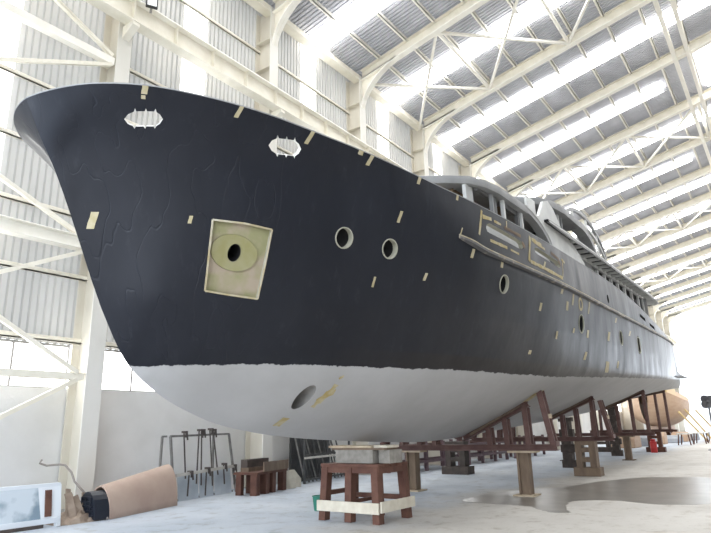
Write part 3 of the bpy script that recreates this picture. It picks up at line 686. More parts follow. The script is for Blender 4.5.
# flybridge screen
FB = [(10.9,6.75),(11.5,7.05),(12.4,7.35),(13.5,7.5),(14.6,7.52),(15.8,7.4),(16.8,7.15),(17.6,6.8),(18.0,6.4)]
for sg in (-1, 1):
    arch(FB, 1.72, 1.62, .14, 'flybridge_rail', P['greyp'], sg)
    arch([(s+.1, h-.45) for s, h in FB[1:-1]], 1.72, 1.64, .1, 'flybridge_rail', P['primer'], sg)
    for s, h0, h1 in ((11.0,6.4,6.8), (12.4,6.4,7.3), (14.6,5.2,7.45), (16.4,5.2,7.2), (17.8,5.2,6.6)):
        MB().box((s, sg*1.64, h0), (s+.12, sg*1.7, h1)).build('flybridge_post', P['primer'], boat)
# swim platform at the stern
rows = [[(s, -b, 1.18), (s, b, 1.18), (s, b, 1.26), (s, -b, 1.26), (s, -b, 1.18)] for s, b in ((26.5,2.86),(29,2.86),(33,2.8),(35.6,2.6))]
mb = MB().grid(rows); mb.add(rows[-1][:4], [(3,2,1,0)]); mb.build('swim_platform', P['greyd'], boat)

# ---- smaller pieces belong to the part that carries them
def mid(o):
    c = [V3(v.co) for v in o.data.vertices]; return sum(c, V3())/len(c)
kids = [(o.name.split('.')[0], o) for o in boat.children]
def carry(sub, host):
    hs = [o for n, o in kids if n == host]
    for n, o in kids:
        if n == sub:
            m = mid(o); o.parent = min(hs, key=lambda h: ((mid(h).y > 0) != (m.y > 0) and abs(mid(h).y) > .2, (mid(h)-m).length))
for sub_, host in (('rub_rail_cap','rub_rail'), ('pocket_rim','hull'), ('pocket_pad','hull'), ('porthole_ring','hull'), ('filler_ring','hull'), ('arch_edge','wheelhouse_arch'), ('window_header','wheelhouse'), ('inner_partition','wheelhouse'),
                   ('wheelhouse_bulkhead','wheelhouse'), ('deckhouse_mullion','deckhouse_side'), ('deckhouse_header','deckhouse_side'), ('round_window','deckhouse_side'), ('upper_deck_trim','upper_deck_edge'), ('deck_rib','upper_deck'), ('upper_deck_stringer','upper_deck'),
                   ('flybridge_post','flybridge_rail'), ('skylounge_soffit','skylounge_roof'), ('skylounge_eave','skylounge_roof')): carry(sub_, host)
for n, o in kids:
    if n in ('window_post', 'window_mullion'): o.parent = [h for m, h in kids if m == ('wheelhouse' if mid(o).z < 5 else 'skylounge')][0]
# ------------------------------------------------------------------ what holds the yacht up
G = dict(
 redwood = mat('rusty_brown_timber', (.085,.033,.022), .75, (.13,.058,.038), 5, 6, bump=.4),
 redsteel = mat('red_oxide_steel', (.095,.042,.036), .65, (.14,.075,.062), 4, 6, bump=.2),
 darkwood = mat('dark_tarred_timber', (.055,.045,.04), .8, (.09,.07,.06), 5, 6, bump=.3),
 oldwood = mat('weathered_timber', (.22,.16,.11), .8, (.15,.105,.075), 6, 6, bump=.4, stretch=(1,1,.3)),
 palewood = mat('pale_board', (.55,.46,.34), .75, (.44,.35,.24), 5, 5),
 whiteboard = mat('white_board', (.64,.60,.50), .7, (.54,.49,.40), 5, 5),
 concrete = mat('concrete_block', (.33,.31,.28), .9, (.24,.225,.2), 8, 8, bump=.5),
 green = mat('green_plastic', (.02,.17,.12), .45),
 red = mat('red_plastic', (.45,.02,.02), .4),
)
def cz(s, b):                                     # underside of the hull at station s, b off the centreline
    k, hs, g = section(s); lo, hi = k, 1.6
    for _ in range(40):
        m = (lo+hi)/2
        if g(m) < abs(b): lo = m
        else: hi = m
    return lo
CT = lambda s: V3((B0[0]+s*E1[0], B0[1]+s*E1[1], 0))
yaw = math.atan2(E1[1], E1[0])
def loc_h(s, b, h): return W(s, b, h).z
# timber stand under the forefoot
e = empty('timber_stand', (9.68, 6.74, 0), 'dark brown timber stand with two white boards, carrying concrete under the bow', 'stand')
TOPZ = .98
t = MB()
for k in range(5): t.box((-.50+.2*k, -.72, TOPZ-.06), (-.50+.2*k+.19, .72, TOPZ))
t.build('stand_top', G['redwood'], e, bevel=.008)
ap = MB(); ap.box((-.48,-.7,TOPZ-.16), (-.43,.7,TOPZ-.06)).box((.43,-.7,TOPZ-.16), (.48,.7,TOPZ-.06)).box((-.43,-.7,TOPZ-.16), (.43,-.65,TOPZ-.06)).box((-.43,.65,TOPZ-.16), (.43,.7,TOPZ-.06)); ap.build('apron', G['redwood'], e)
for x, y in ((-.42,.62), (-.42,.02), (-.42,-.60), (.42,-.62), (.42,.0), (.42,.62)):
    m_ = MB(); sx_ = .04 if x > 0 else -.04; sy_ = .05*(1 if y > .3 else -1 if y < -.3 else 0)
    a = .08; vs = []
    for (cx, cy, z) in ((x+sx_, y+sy_, 0), (x, y, TOPZ-.06)):
        for dx, dy in ((-a,-a),(a,-a),(a,a),(-a,a)): vs.append((cx+dx, cy+dy, z))
    m_.add(vs, [(0,3,2,1),(4,5,6,7),(0,1,5,4),(1,2,6,5),(2,3,7,6),(3,0,4,7)]); m_.build('leg', G['redwood'], e, bevel=.008)
MB().box((-.60,-.76,.17), (-.56,.74,.35)).build('white_rail', G['whiteboard'], e, bevel=.006)['label'] = 'long white board across the near legs'
MB().box((-.55,-.80,.19), (.58,-.76,.37)).build('white_rail', G['whiteboard'], e, bevel=.006)['label'] = 'short white board across the side legs'
MB().box((.36,-.6,.32), (.46,.6,.40)).build('cross_rail', G['redwood'], e); MB().box((-.36,.6,.42), (.36,.68,.5)).build('cross_rail', G['redwood'], e)
MB().box((-.36,-.02,.30), (.36,.06,.36)).build('cross_rail', G['redwood'], e)
for ch in e.children: ch.scale = (1,.9,1)
o = MB().box((-.25,-.42,0), (.15,.42,.235)).build('concrete_block', G['concrete'], bevel=.012); o.location = (9.6,6.75,TOPZ); tag(o, 'large grey concrete block on the brown timber stand', 'block')
o = MB().box((-.22,-.12,0), (.22,.12,.235)).build('concrete_block', G['concrete'], bevel=.012); o.location = (9.68,6.16,TOPZ); tag(o, 'small grey concrete block at the right end of the timber stand top', 'block')
o = MB().box((-.24,-.68,0), (.2,.5,.035)).build('packing_board', G['oldwood'], bevel=.004); o.location = (9.6,6.76,TOPZ+.235); tag(o, 'brown packing board lying on the concrete blocks', 'board')
o = MB().box((-.26,-.40,0), (.2,.56,.04)).build('packing_board', G['palewood'], bevel=.004); o.location = (9.6,6.76,TOPZ+.27); tag(o, 'pale packing board wedged under the forefoot, left of two', 'board')
o = MB().box((-.22,-.14,0), (.2,.14,.045)).build('packing_board', G['whiteboard'], bevel=.004); o.location = (9.6,6.18,TOPZ+.27); tag(o, 'short whitish packing board wedged under the forefoot, right of two', 'board')
e = empty('bucket', (10.2,8.25,0), 'green plastic bucket standing behind the timber stand', 'bucket')
rows = [[(r*math.cos(2*PI*k/20), r*math.sin(2*PI*k/20), z) for r, z in ((.001,.01),(.105,.0),(.14,.27),(.15,.27),(.15,.285),(.13,.285),(.098,.02),(.001,.02))] for k in range(21)]
MB().grid(rows).build('bucket_body', G['green'], e, 40)
MB().tube([(0,-.145,.26),(0,-.155,.2),(.05,-.13,.13),(.09,-.02,.10),(.08,.09,.14),(.02,.15,.22),(0,.145,.26)], .006, 6).build('bucket_handle', M['greysteel'], e)
# ---- cradles
def cradle(s, zb, b_in, b_arm, b_post, posts, label, h_post=None):
    c = CT(s); e = empty('steel_cradle', (c.x, c.y, zb), label, 'cradle', None, yaw)
    def L(x, b, z): return V3((x, -b, z-zb))
    MB().chan(L(-.02, b_post+.12, zb-.02), L(-.02, -b_post-.12, zb-.02), .24, .14).build('base_beam', G['redsteel'], e)
    for sg in (1, -1):
        za = loc_h(s, 0, cz(s, b_in)); zc = loc_h(s, 0, cz(s, b_arm)); 
        d = 0
        for k in range(11):
            b = b_in+(b_arm-b_in)*k/10; d = max(d, za+(zc-za)*k/10-loc_h(s, 0, cz(s, b)))
        for x_ in (-.12, .12):                                          # the hull also rises or falls along the keel
            for k in range(11):
                b = b_in+(b_arm-b_in)*k/10; d = max(d, za+(zc-za)*k/10-loc_h(s+x_, 0, cz(s+x_, b)))
        za -= d+.075; zc -= d+.075
        MB().chan(L(0, sg*(b_in-.1), za), L(0, sg*(b_arm+.05), zc+.04), .22, .13, .02).build('hull_arm', G['redsteel'], e)
        MB().bar(L(0, sg*(b_in+.1), za+.085), L(0, sg*(b_arm-.1), zc+.03), .16, .05).build('timber_pad', G['oldwood'], e)
        for b in posts+[b_arm-.02]:
            t = (b-b_in)/(b_arm-b_in); z = za+(zc-za)*t-.04
            for x in (-.11, .11):
                MB().bar(L(x, sg*(b+.03), zb+.04), L(x, sg*b, z), .05, .12, (0,1,0)).build('upright', G['redsteel'], e)
            MB().box(L(-.11, sg*b-.03, (zb+z)/2-.04), L(.11, sg*b+.03, (zb+z)/2+.04)).build('spacer', G['redsteel'], e)
        if h_post:
            for x in (-.11, .11):
                MB().bar(L(x, sg*(b_post+.06), zb+.04), L(x, sg*b_post*.93, h_post), .05, .13, (0,1,0)).build('end_post', G['redsteel'], e)
            zm = (zb+h_post)/2+.05
            MB().box(L(-.11, sg*b_post-.04, zm-.05), L(.11, sg*b_post+.04, zm+.05)).build('spacer', G['palewood'], e)
            MB().box(L(-.16, sg*(b_post+.02), zb+.0), L(.16, sg*(b_post+.14), zb+.12)).build('end_block', G['redsteel'], e)
    return e
def post_stand(s, b, z1, label, m='oldwood', plate=True):
    c = CT(s)+V3((E2[0], E2[1], 0))*(-b); e = empty('post_prop', (c.x, c.y, 0), label, 'prop', None, yaw)
    MB().box((-.13,-.14,.03), (.13,-.09,z1-.05)).box((-.13,.09,.03), (.13,.14,z1-.05)).box((-.07,-.09,.03), (.07,.09,z1-.05)).build('post', G[m], e, bevel=.006)
    MB().box((-.27,-.25,0), (.27,.25,.03)).build('base_plate', G['palewood' if plate else m], e)
    MB().box((-.2,-.33,z1-.05), (.2,.33,z1)).build('cap_board', G['palewood' if plate else m], e)
def ladder_block(s, b, z1, label, m='oldwood', w=.5):
    c = CT(s)+V3((E2[0], E2[1], 0))*(-b); e = empty('block_prop', (c.x, c.y, 0), label, 'prop', None, yaw)
    MB().box((-.28,-w*.8,0), (.28,w*.8,.26)).build('foot_block', G[m], e, bevel=.01)
    for y in (-w*.42, w*.42): MB().box((-.2,y-.1,.26), (.2,y+.1,z1)).build('upright_timber', G[m], e, bevel=.01)
    for z in (.42, .72): MB().box((-.17,-w*.36,z), (.17,w*.36,z+.14)).build('rung', G[m], e)
    MB().box((-.19,-w*.36,z1-.12), (.19,w*.36,z1)).build('rung', G[m], e)
ZB = (1.10, 1.14, 1.12, 1.15)
cradle(4.7, ZB[0], .12, 1.68, 2.2, [.72, 1.15], 'red oxide steel cradle nearest the bow, with a free end post', 2.36)
cradle(10.9, ZB[1], .4, 1.85, 2.25, [.85, 1.3], 'red oxide steel cradle, second from the bow, on a ladder shaped block', 2.3)
cradle(19.9, ZB[2], .4, 2.1, 2.2, [.9, 1.5], 'red oxide steel cradle, third from the bow, on a plain timber post')
cradle(27.9, ZB[3], .35, 2.0, 2.05, [.9, 1.5], 'red oxide steel cradle nearest the stern')
post_stand(4.8, 1.48, ZB[0]-.09, 'weathered timber post on a pale base board under the nearest cradle')
post_stand(4.8, -1.5, ZB[0]-.09, 'timber post under the far side of the nearest cradle')
ladder_block(10.9, 1.5, ZB[1]-.09, 'brown ladder shaped timber block under the second cradle, near side')
ladder_block(10.4, -2.75, 1.08, 'black ladder shaped timber block on the far side of the keel', 'darkwood', .62)
post_stand(19.9, 1.15, ZB[2]-.09, 'plain brown timber post under the third cradle, near side', 'oldwood', False)
post_stand(19.0, -1.3, ZB[2]-.09, 'dark timber post under the third cradle, far side', 'darkwood', False)
ladder_block(28.2, 1.15, ZB[3]-.09, 'dark red timber block with a red drum beside it, nearest the stern', 'redwood', .6)
ladder_block(28.2, -1.7, ZB[3]-.09, 'dark slotted timber block at the stern, far side', 'darkwood', .9)
c = CT(27.4)+V3((E2[0], E2[1], 0))*(-1.15); o = MB().grid([[(r*math.cos(2*PI*k/20), r*math.sin(2*PI*k/20), z) for r, z in ((.001,0),(.17,0),(.17,.2),(.178,.22),(.17,.24),(.17,.55),(.12,.6),(.12,.7),(.001,.7))] for k in range(21)]).build('red_drum', G['red'], None, 35)
o.location = (c.x, c.y, 0); tag(o, 'small red drum standing by the cradle nearest the stern', 'drum')
# keel blocks on the centreline
for n_, s in enumerate((14.5, 23.5)):
    c = CT(s); zt = loc_h(s, 0, KEEL(s))-.004; e = empty('keel_block', (c.x, c.y, 0), 'dark timber block stack under the keel, %s from the bow' % ORD[n_], 'block', None, yaw)
    k = 0; z = 0
    while z < zt-.001:
        h = min(.28, zt-z); a, b = ((.14,.26), (.22,.16))[k % 2]
        MB().box((-a,-b,z), (a,b,z+h)).build('timber_baulk', G['darkwood'], e, bevel=.01); z += h; k += 1
# ---- puddle in front of the props
def blob(pts, z, seed):
    rnd = random.Random(seed); out = []
    n = len(pts)
    for i in range(n):
        p0, p1, p2, p3 = [V3((*pts[(i+k-1) % n], 0)) for k in range(4)]
        for k in range(10):
            t = k/10; q = .5*((2*p1)+(p2-p0)*t+(2*p0-5*p1+4*p2-p3)*t*t+(3*p1-p0-3*p2+p3)*t**3)
            out.append((q.x+rnd.uniform(-.03,.03), q.y+rnd.uniform(-.03,.03), z))
    return out
wet = mat('wet_concrete', (.17,.155,.135), .3, (.24,.22,.195), 1.6, 6, bump=.12, bscale=10, spec=.35)
b_ = blob([(12.85,6.35),(12.7,5.3),(12.55,4.7),(12.0,4.15),(12.05,3.75),(12.6,4.0),(13.8,4.2),(14.3,3.5),(14.0,2.6),(14.6,1.6),(16.5,.9),(19.5,1.6),(21,2.6),(20.5,4.0),(18.6,4.9),(16.8,5.3),(15.8,5.95),(14.4,6.4)], .003, 5)
o = MB().add(b_+[(x,y,-.01) for x,y,z in b_], [tuple(range(len(b_)))]+[(i,(i+1)%len(b_),len(b_)+(i+1)%len(b_),len(b_)+i) for i in range(len(b_))]).build('puddle', wet)
tag(o, 'shallow dark puddle on the floor in front of the props', 'puddle')
# ------------------------------------------------------------------ along the left wall
K = dict(
 tan = mat('tan_sheet', (.43,.31,.25), .75, (.49,.37,.30), 2, 5), navy = mat('black_plastic', (.012,.016,.026), .4),
 panel = mat('stained_white_panel', (.55,.61,.66), .45, (.20,.27,.33), 2.1, 6, (.46,.62)), panelw = mat('white_panel_edge', (.74,.78,.82), .5),
 glass = mat('dusty_glass_sheet', (.55,.60,.64), .3, (.45,.5,.55), 3), rack = mat('grey_rack_steel', (.20,.195,.185), .5, (.14,.13,.125), 6),
 darkrack = mat('black_rack_steel', (.045,.047,.05), .55, (.07,.07,.07), 6), rail = mat('white_rack_rail', (.62,.60,.55), .5, (.5,.47,.42), 6),
 clamp = mat('dark_clamp_iron', (.06,.05,.045), .5, (.10,.08,.07), 8), scrap = mat('scrap_wood', (.34,.27,.21), .8, (.22,.16,.12), 5),
 cable = mat('grey_cable', (.25,.22,.20), .6), violet = mat('dull_purple_steel', (.12,.075,.085), .6, (.17,.10,.11), 4),
)
# stained panel leaning at the left
e = empty('leaning_panel', (5.2,11.25,0), 'stained white panel with a dark slot, leaning at far left by the scrap', 'panel')
e.rotation_euler = (0,0,.0)
pm = MB(); pm.prism([(-3.2,.0,.10),(.86,.0,.10),(.86,.22,.69),(-3.2,.22,.69)], (0,.05,0)); pm.build('panel_sheet', K['panel'], e)
MB().prism([(1.14,-.02,.0),(1.22,-.02,.0),(1.30,.22,.70),(1.22,.22,.70)], (0,.08,0)).build('panel_post', K['panelw'], e)
MB().prism([(-3.2,.21,.67),(1.28,.21,.67),(1.28,.21,.73),(-3.2,.21,.73)], (0,.09,0)).build('top_edge', K['panelw'], e)
MB().prism([(-3.2,-.01,.06),(1.2,-.01,.06),(1.2,-.01,.15),(-3.2,-.01,.15)], (0,.08,0)).build('bottom_edge', K['panelw'], e)
MB().prism([(.86,.0,.10),(1.18,.0,.10),(1.26,.22,.69),(.86,.22,.69)], (0,.04,0)).build('end_piece', K['panelw'], e)
MB().prism([(.92,.01,.18),(1.04,.01,.18),(1.10,.19,.62),(.98,.19,.62)], (0,.02,0)).build('slot', G['redwood'], e).location = (0,-.022,0)
e2 = MB().box((-3.3,-.02,0), (.9,.3,.06)).build('floor_plank', G['darkwood']); e2.location = (5.2,11.24,0); tag(e2, 'dark plank on the floor under the stained panel', 'plank')
# scrap at the foot of the column
rnd = random.Random(3)
for n_, (x, y, a, tl, L_, w) in enumerate(((6.62,11.35,.25,1.25,.62,.10),(6.72,11.3,-.2,1.2,.55,.13),(6.82,11.4,.5,1.05,.6,.09),(6.93,11.35,-.4,1.15,.5,.12),(7.02,11.5,.1,1.35,.5,.08))):
    o = MB().box((-w/2,-.015,0), (w/2,.015,L_)).build('scrap_plank', K['scrap']); o.location = (x, y, .0+.05*math.cos(tl)); o.rotation_euler = (-(PI/2-tl)*1.0, a*.9, a)
    tag(o, 'broken plank in the scrap heap by the column, %s from the left' % ORD[n_], 'plank', 'scrap planks')
b_ = MB(); rows = []
for i in range(13):
    r = []
    for j in range(13):
        x, y = -.5+i/12, -.4+.8*j/12; d = max(0, 1-math.hypot(x/.5, y/.4)); r.append((x, y, .22*d+rnd.uniform(0,.07)*(d > 0)))
    rows.append(r)
o = b_.grid(rows).build('rubble_heap', K['scrap']); o.location = (6.85,11.55,0); tag(o, 'low heap of rubble and offcuts at the foot of the column', 'rubble', None, 'stuff')
# cable hanging from the column
o = MB().tube([(6.62,12.5,1.12),(6.58,12.5,1.05),(6.7,12.45,1.0),(6.95,12.4,1.01),(7.03,12.35,.99),(7.1,12.2,.85),(7.12,12.1,.68),(7.25,11.9,.45),(7.4,11.6,.3),(7.35,11.3,.1),(7.28,11.1,.02)], .022, 7).build('bent_cable', K['cable'], None, 60)
tag(o, 'bent grey cable hooking out from the column above the scrap', 'cable')
# tan half-cone sheet and the black crate inside its end
def half(c, r, w, t0, t1, n=20):
    return [V3((c[0]+0*k, c[1]+w*math.cos(t0+(t1-t0)*k/n), c[2]+r*math.sin(t0+(t1-t0)*k/n))) for k in range(n+1)]
A_ = half((7.33,11.5,0), .60, .40, PI+.0, 0.0); B_ = half((9.42,12.15,0), .88, .42, PI, 0.0)
rows = []
for a, b in zip(A_, B_):
    rows.append([a+(b-a)*(k/8) for k in range(9)])
ins = [[p+V3((0,(-.02 if i > 10 else .02),-.02)) for p in r] for i, r in enumerate(rows)]
tn = MB(); tn.grid(rows); tn.grid(ins, flip=True)
for ra, rb_ in ((rows[0], ins[0]), (rows[-1], ins[-1])): tn.grid([ra, rb_])
tn.grid([[r[0] for r in rows], [r[0] for r in ins]]); tn.grid([[r[-1] for r in rows], [r[-1] for r in ins]])
o = tn.build('curved_sheet', K['tan'], None, 50); tag(o, 'big tan curved sheet standing like a half barrel by the column', 'sheet')
e = empty('plastic_crate', (7.02,11.42,0), 'black plastic crate inside the near end of the tan curved sheet', 'crate')
cr = MB(); cr.prism([(0,.30*math.cos(PI*k/12),.02+.50*math.sin(PI*k/12)) for k in range(13)], (.33,0,0)); cr.build('crate_body', K['navy'], e)
for k in range(5): MB().box((-.03,-.26+.03*k,.08+.08*k), (.0,.26-.03*k,.11+.08*k)).build('crate_rib', K['navy'], e)
for y in (-.15, .0, .15): MB().box((-.035,y-.012,.04), (-.005,y+.012,.42)).build('crate_rib', K['navy'], e)
# grey rack with clamps and glass sheets
rz = math.atan2(.5, 2.45)
e = empty('metal_rack', (9.75,12.15,0), 'open grey metal rack leaning on the masonry, between tan sheet and brown bench', 'rack', None, rz)
def R(x, z, y=0): return V3((x, y+.1+z*.14, z))
for p, q in ((( 0,0),(.0,1.5)), ((2.5,0),(2.38,1.52)), ((.0,1.5),(2.38,1.52))): MB().bar(R(*p), R(*q), .05, .05, (0,1,0)).build('frame_tube', K['rack'], e)
for p, q in (((-.3,.7),(-.15,1.5)), ((-.15,1.5),(.0,1.5)), ((1.62,.1),(1.85,1.5)), ((.0,.02),(2.5,.02))): MB().bar(R(*p, .12), R(*q, .12), .045, .045, (0,1,0)).build('frame_tube', K['rack'], e)
MB().bar(R(-.02,.60,-.12), R(2.46,.68,-.12), .04, .07, (0,0,1)).build('cross_rail', K['rail'], e)
for n_, (x, w, h) in enumerate(((.2,.75,.62), (1.0,.55,.6), (1.62,.72,.64))):
    o = MB().box((0,0,0), (w,.012,h)).build('glass_sheet', K['glass']); p = V3((9.75,12.15,0))+Matrix.Rotation(rz,3,'Z')@V3((x,.13,.0)); o.location = p; o.rotation_euler = (-.12,0,rz)
    tag(o, 'dusty whitish sheet standing in the grey rack, %s from the left' % ORD[n_], 'sheet', 'sheets in the rack')
for n_, (x, z0, z1, lean) in enumerate(((.38,1.62,.5,.0), (.98,1.66,.35,-.2), (1.08,1.66,.3,-.12), (1.42,1.68,.25,.0), (1.55,1.66,.5,.12), (.5,.68,.1,-.1), (1.18,.72,.05,-.1), (1.9,.78,.25,0), (2.33,.72,.2,0))):
    p = V3((9.75,12.15,0))+Matrix.Rotation(rz,3,'Z')@V3((x, -.0+z0*.14, z0)); c_ = empty('bar_clamp', p, 'dark iron bar clamp hung on the grey rack, %s of nine' % ORD[n_], 'clamp', 'bar clamps on the rack', rz)
    d = z0-z1; MB().bar((0,0,0), (lean,-.12*d+.01,-d), .035, .02, (0,1,0)).build('bar', K['clamp'], c_)
    MB().box((-.05,-.09,-.05), (.05,.03,.0)).box((-.02,-.09,-.16), (.015,-.06,-.05)).build('jaw', K['clamp'], c_)
    MB().bar((.06,-.05,-.02), (.06,-.08,-.22), .03, .03, (0,1,0)).build('screw', K['clamp'], c_)
# brown bench with planks
e = empty('work_bench', (12.35,11.95,0), 'low dark brown timber bench right of the grey rack', 'bench', None, .25)
MB().box((-.85,-.35,.5), (.8,.35,.56)).build('bench_top', G['redwood'], e); MB().box((-.55,-.38,.56), (.8,-.34,.80)).build('back_board', G['oldwood'], e)
for x in (-.75, -.25, .1, .7): MB().box((x-.09,-.32,0), (x+.09,-.14,.5)).build('leg', G['redwood'], e); MB().box((x-.07,.14,0), (x+.07,.3,.5)).build('leg', G['redwood'], e)
o = MB().box((-.6,-.12,0), (.6,.12,.1)).build('stacked_plank', G['oldwood']); o.location = (12.3,12.12,.56); o.rotation_euler = (0,0,.25); tag(o, 'lower brown plank lying on the bench', 'plank')
o = MB().box((-.52,-.1,0), (.52,.1,.2)).build('stacked_plank', G['darkwood']); o.location = (12.25,12.12,.66); o.rotation_euler = (0,0,.2); tag(o, 'dark baulk on top of the plank on the bench', 'plank')
# white brackets
for n_, (x, y) in enumerate(((13.45,11.95), (13.85,12.1))):
    o = MB().prism([(-.2,0,0),(.24,0,0),(.24,0,.22),(-.02,0,.48),(-.2,0,.48)], (0,.05,0)).build('white_bracket', G['whiteboard']); o.location = (x, y, 0); o.rotation_euler = (0,0,-.15); tag(o, 'white corner bracket standing on the floor by the dark rack, %s of two' % ('left','right')[n_], 'bracket', 'white brackets')
# dark rack with stored steel bars
e = empty('storage_rack', (14.75,12.5,0), 'tall black storage rack full of steel bars, behind the timber stand', 'rack', None, .16)
for x in (0, 1.5, 3.0):
    for y in (0, .5): MB().box((x-.03,y-.03,0), (x+.03,y+.03,1.6)).build('rack_post', K['darkrack'], e)
for z in (.08, .8, 1.5):
    for y in (0, .5): MB().box((-.03,y-.025,z), (3.03,y+.025,z+.05)).build('rack_beam', K['darkrack'], e)
MB().box((-.1,-.09,.72), (3.4,-.05,.78)).build('front_rail', K['rail'], e); MB().box((0,.52,0), (3.0,.55,1.5)).build('back_sheet', K['darkrack'], e)
rnd = random.Random(11)
for n_ in range(12):
    x = .12+.24*n_; o = MB().bar((0,0,0), (rnd.uniform(-.15,.15),.36,1.3+rnd.uniform(-.1,.12)), .05, .03, (0,1,0)).build('steel_bar', K['rack' if n_ % 3 == 0 else 'darkrack'])
    o.location = V3((14.75,12.5,0))+Matrix.Rotation(.16,3,'Z')@V3((x,.05,.02)); o.rotation_euler = (0,0,.16); tag(o, 'steel bar standing in the black rack, %s from the left' % ORD[n_], 'bar', 'bars in the black rack')
# low racks farther down the wall
for n_, (x, y) in enumerate(((19.4,11.65), (24.6,11.7), (29.9,11.7))):
    e = empty('timber_rack', (x, y, 0), 'low purple-brown steel rack stacked with timber along the far wall, %s of three' % ORD[n_], 'rack', 'low racks')
    for a in (0, 1.4, 2.8, 4.2):
        for b in (0, .8): MB().box((a-.06,b-.06,0), (a+.06,b+.06,1.05)).build('rack_post', K['violet'], e)
    for z in (.3, .78):
        for b in (0, .8): MB().box((-.06,b-.05,z), (4.26,b+.05,z+.1)).build('rack_beam', K['violet'], e)
    for q in range(4):
        o = MB().box((-2.0+.1*q,-.07,0), (2.1-.2*q,.07,.1)).build('stored_timber', G['darkwood' if q % 2 else 'redwood']); o.location = (x+2.1, y+.12+.18*q, .88); tag(o, 'long timber lying on the %s low rack, %s from the front' % (ORD[n_], ORD[q]), 'timber', 'stored timbers')
# ------------------------------------------------------------------ beyond the stern
F = dict(orange = mat('bare_wood_hull', (.50,.35,.24), .65, (.45,.30,.20), 1.2, 5, stretch=(1,1,4)), yel = mat('yellow_timber', (.62,.46,.22), .6), clut = mat('grey_tarpaulin', (.35,.37,.40), .7, (.25,.27,.30), 3), prop = mat('dull_bronze', (.10,.10,.11), .45))
e = empty('wooden_boat', (62,10.2,0), 'bare orange-brown wooden boat hull standing beyond the stern', 'boat')
rows = []
for i in range(17):
    s = i/16; w = 2.3*(1-abs(2*s-1)**2.6*.85)
    rows.append([(-7+14*s, -w*math.sin(PI/2*min(1,(j/10)*1.25)) if j else 0, 1.1+.5*abs(2*s-1)**2+(2.3+.7*(2*s-1)**2)*(j/10)**1.5) for j in range(11)])
hb = MB(); hb.grid(rows); hb.grid([[(p[0],-p[1],p[2]) for p in r] for r in rows], flip=True); hb.grid([[r[-1], (r[-1][0],-r[-1][1],r[-1][2])] for r in rows])
hb.build('boat_hull', F['orange'], e, 50)
MB().box((-6.5,-.12,.85), (6.2,.12,1.25)).build('keel', F['orange'], e); MB().box((-2,-1.1,3.3), (3,1.1,4.6)).build('cabin', F['yel'], e, bevel=.1)
for x in (-4, 0, 4): MB().box((x-.3,-.6,0), (x+.3,.6,.86)).build('keel_block', G['redwood'], e)
for n_, (p, q) in enumerate((((60,7.9,2.6),(60.5,6.2,0)), ((66,7.8,2.6),(66.3,6.0,0)), ((57,8.0,2.4),(57.2,6.2,0)))):
    o = MB().tube([V3((0,0,0)), V3(p)-V3(q)], .08).build('shore_pole', F['yel']); o.location = q; tag(o, 'yellow timber shore leaning on the wooden boat, %s of three' % ORD[n_], 'shore', 'shores')
rnd = random.Random(5)
for n_ in range(6):
    x, y = 44+n_*3.4, 9.6-.35*n_; w, d, h = rnd.uniform(.6,1.3), rnd.uniform(.5,.9), rnd.uniform(.5,1.0)
    o = MB().prism([(-w,-d,0),(w,-d,0),(w*.9,-d,h*.8),(w*.4,-d,h),(-w*.5,-d,h*.93),(-w*.95,-d,h*.6)], (0,2*d,0)).build('covered_load', F['clut' if n_ % 2 else 'orange'], None, bevel=.06); o.location = (x, y, 0)
    tag(o, 'tarpaulin covered load on the floor beyond the stern, %s from near' % ORD[n_], 'load', 'covered loads')
for n_, (x, y) in enumerate(((49,6.7), (52,6.1), (56,5.7))):
    e = empty('trestle', (x, y, 0), 'far trestle table on the floor right of the stern, %s from near' % ORD[n_], 'trestle', 'trestles')
    MB().box((-.9,-.4,.72), (.9,.4,.8)).build('table_top', K['rail'], e)
    for a in (-.7, .7):
        for b in (-.3, .3): MB().bar((a,b*1.3,0), (a,b,.72), .07, .07, (0,1,0)).build('leg', G['redwood'], e)
e = empty('propeller', (40.2,4.05,0), 'dark bronze propeller on a stand at the far right edge', 'propeller')
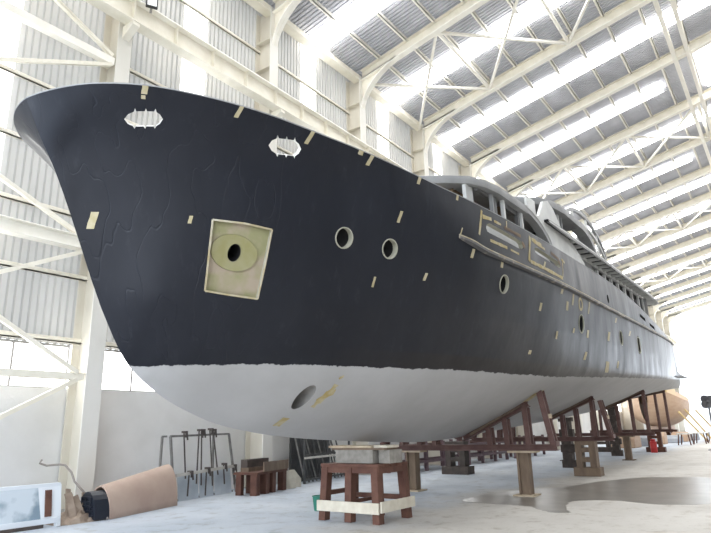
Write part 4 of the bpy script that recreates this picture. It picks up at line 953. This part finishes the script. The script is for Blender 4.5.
MB().tube([(0,0,0),(0,0,2.62)], .05).build('stand_post', F['prop'], e); MB().box((-.35,-.35,0), (.35,.35,.05)).build('stand_base', F['prop'], e)
MB().tube([(-.15,0,2.65),(-.1,0,2.65),(.2,0,2.65)], [.03,.08,.09], 14).build('hub', F['prop'], e)
for k in range(4):
    a = 2*PI*k/4+PI/4; pts = []
    bl = MB(); rows = []
    for i in range(9):
        r = .06+.38*i/8; w = .21*math.sin(PI*min(1,(.18+.82*i/8)))**.6+.02; tw = .9-.55*i/8; row = []
        for j in range(7):
            u_ = (j/6-.5)*2*w; row.append(Matrix.Rotation(a,3,'X')@V3((u_*math.sin(tw)*.6, u_*math.cos(tw*.5), r))+V3((0,0,2.65)))
        rows.append(row)
    bl.grid(rows); bl.grid([[p+V3((.03,0,0)) for p in r] for r in rows], flip=True); bl.build('blade', F['prop'], e, 60)
# ------------------------------------------------------------------ light and camera
w = bpy.data.worlds.new('daylight'); bpy.context.scene.world = w; w.use_nodes = True
w.node_tree.nodes['Background'].inputs['Color'].default_value = (.84,.91,1,1); w.node_tree.nodes['Background'].inputs['Strength'].default_value = 3.2
cam = bpy.data.cameras.new('camera'); co = bpy.data.objects.new('camera', cam); C.objects.link(co)
cam.sensor_width = 36; cam.lens = 600.64/711*36; cam.clip_end = 500; cam.clip_start = .05
yw, pt_, rl = [math.radians(a) for a in (35.2863, 15.0635, -1.21)]
f_ = V3((math.cos(pt_)*math.cos(yw), math.cos(pt_)*math.sin(yw), math.sin(pt_))); r_ = V3((math.sin(yw), -math.cos(yw), 0)); u_ = r_.cross(f_)
r2 = math.cos(rl)*r_+math.sin(rl)*u_; u2 = -math.sin(rl)*r_+math.cos(rl)*u_
co.matrix_world = Matrix(((r2.x,u2.x,-f_.x,0),(r2.y,u2.y,-f_.y,0),(r2.z,u2.z,-f_.z,1.6),(0,0,0,1)))
sc = bpy.context.scene; sc.camera = co
sc.view_settings.view_transform = 'Standard'; sc.view_settings.look = 'None'; sc.view_settings.exposure = .82; sc.view_settings.gamma = 1
sc.cycles.max_bounces = 8; sc.cycles.diffuse_bounces = 6
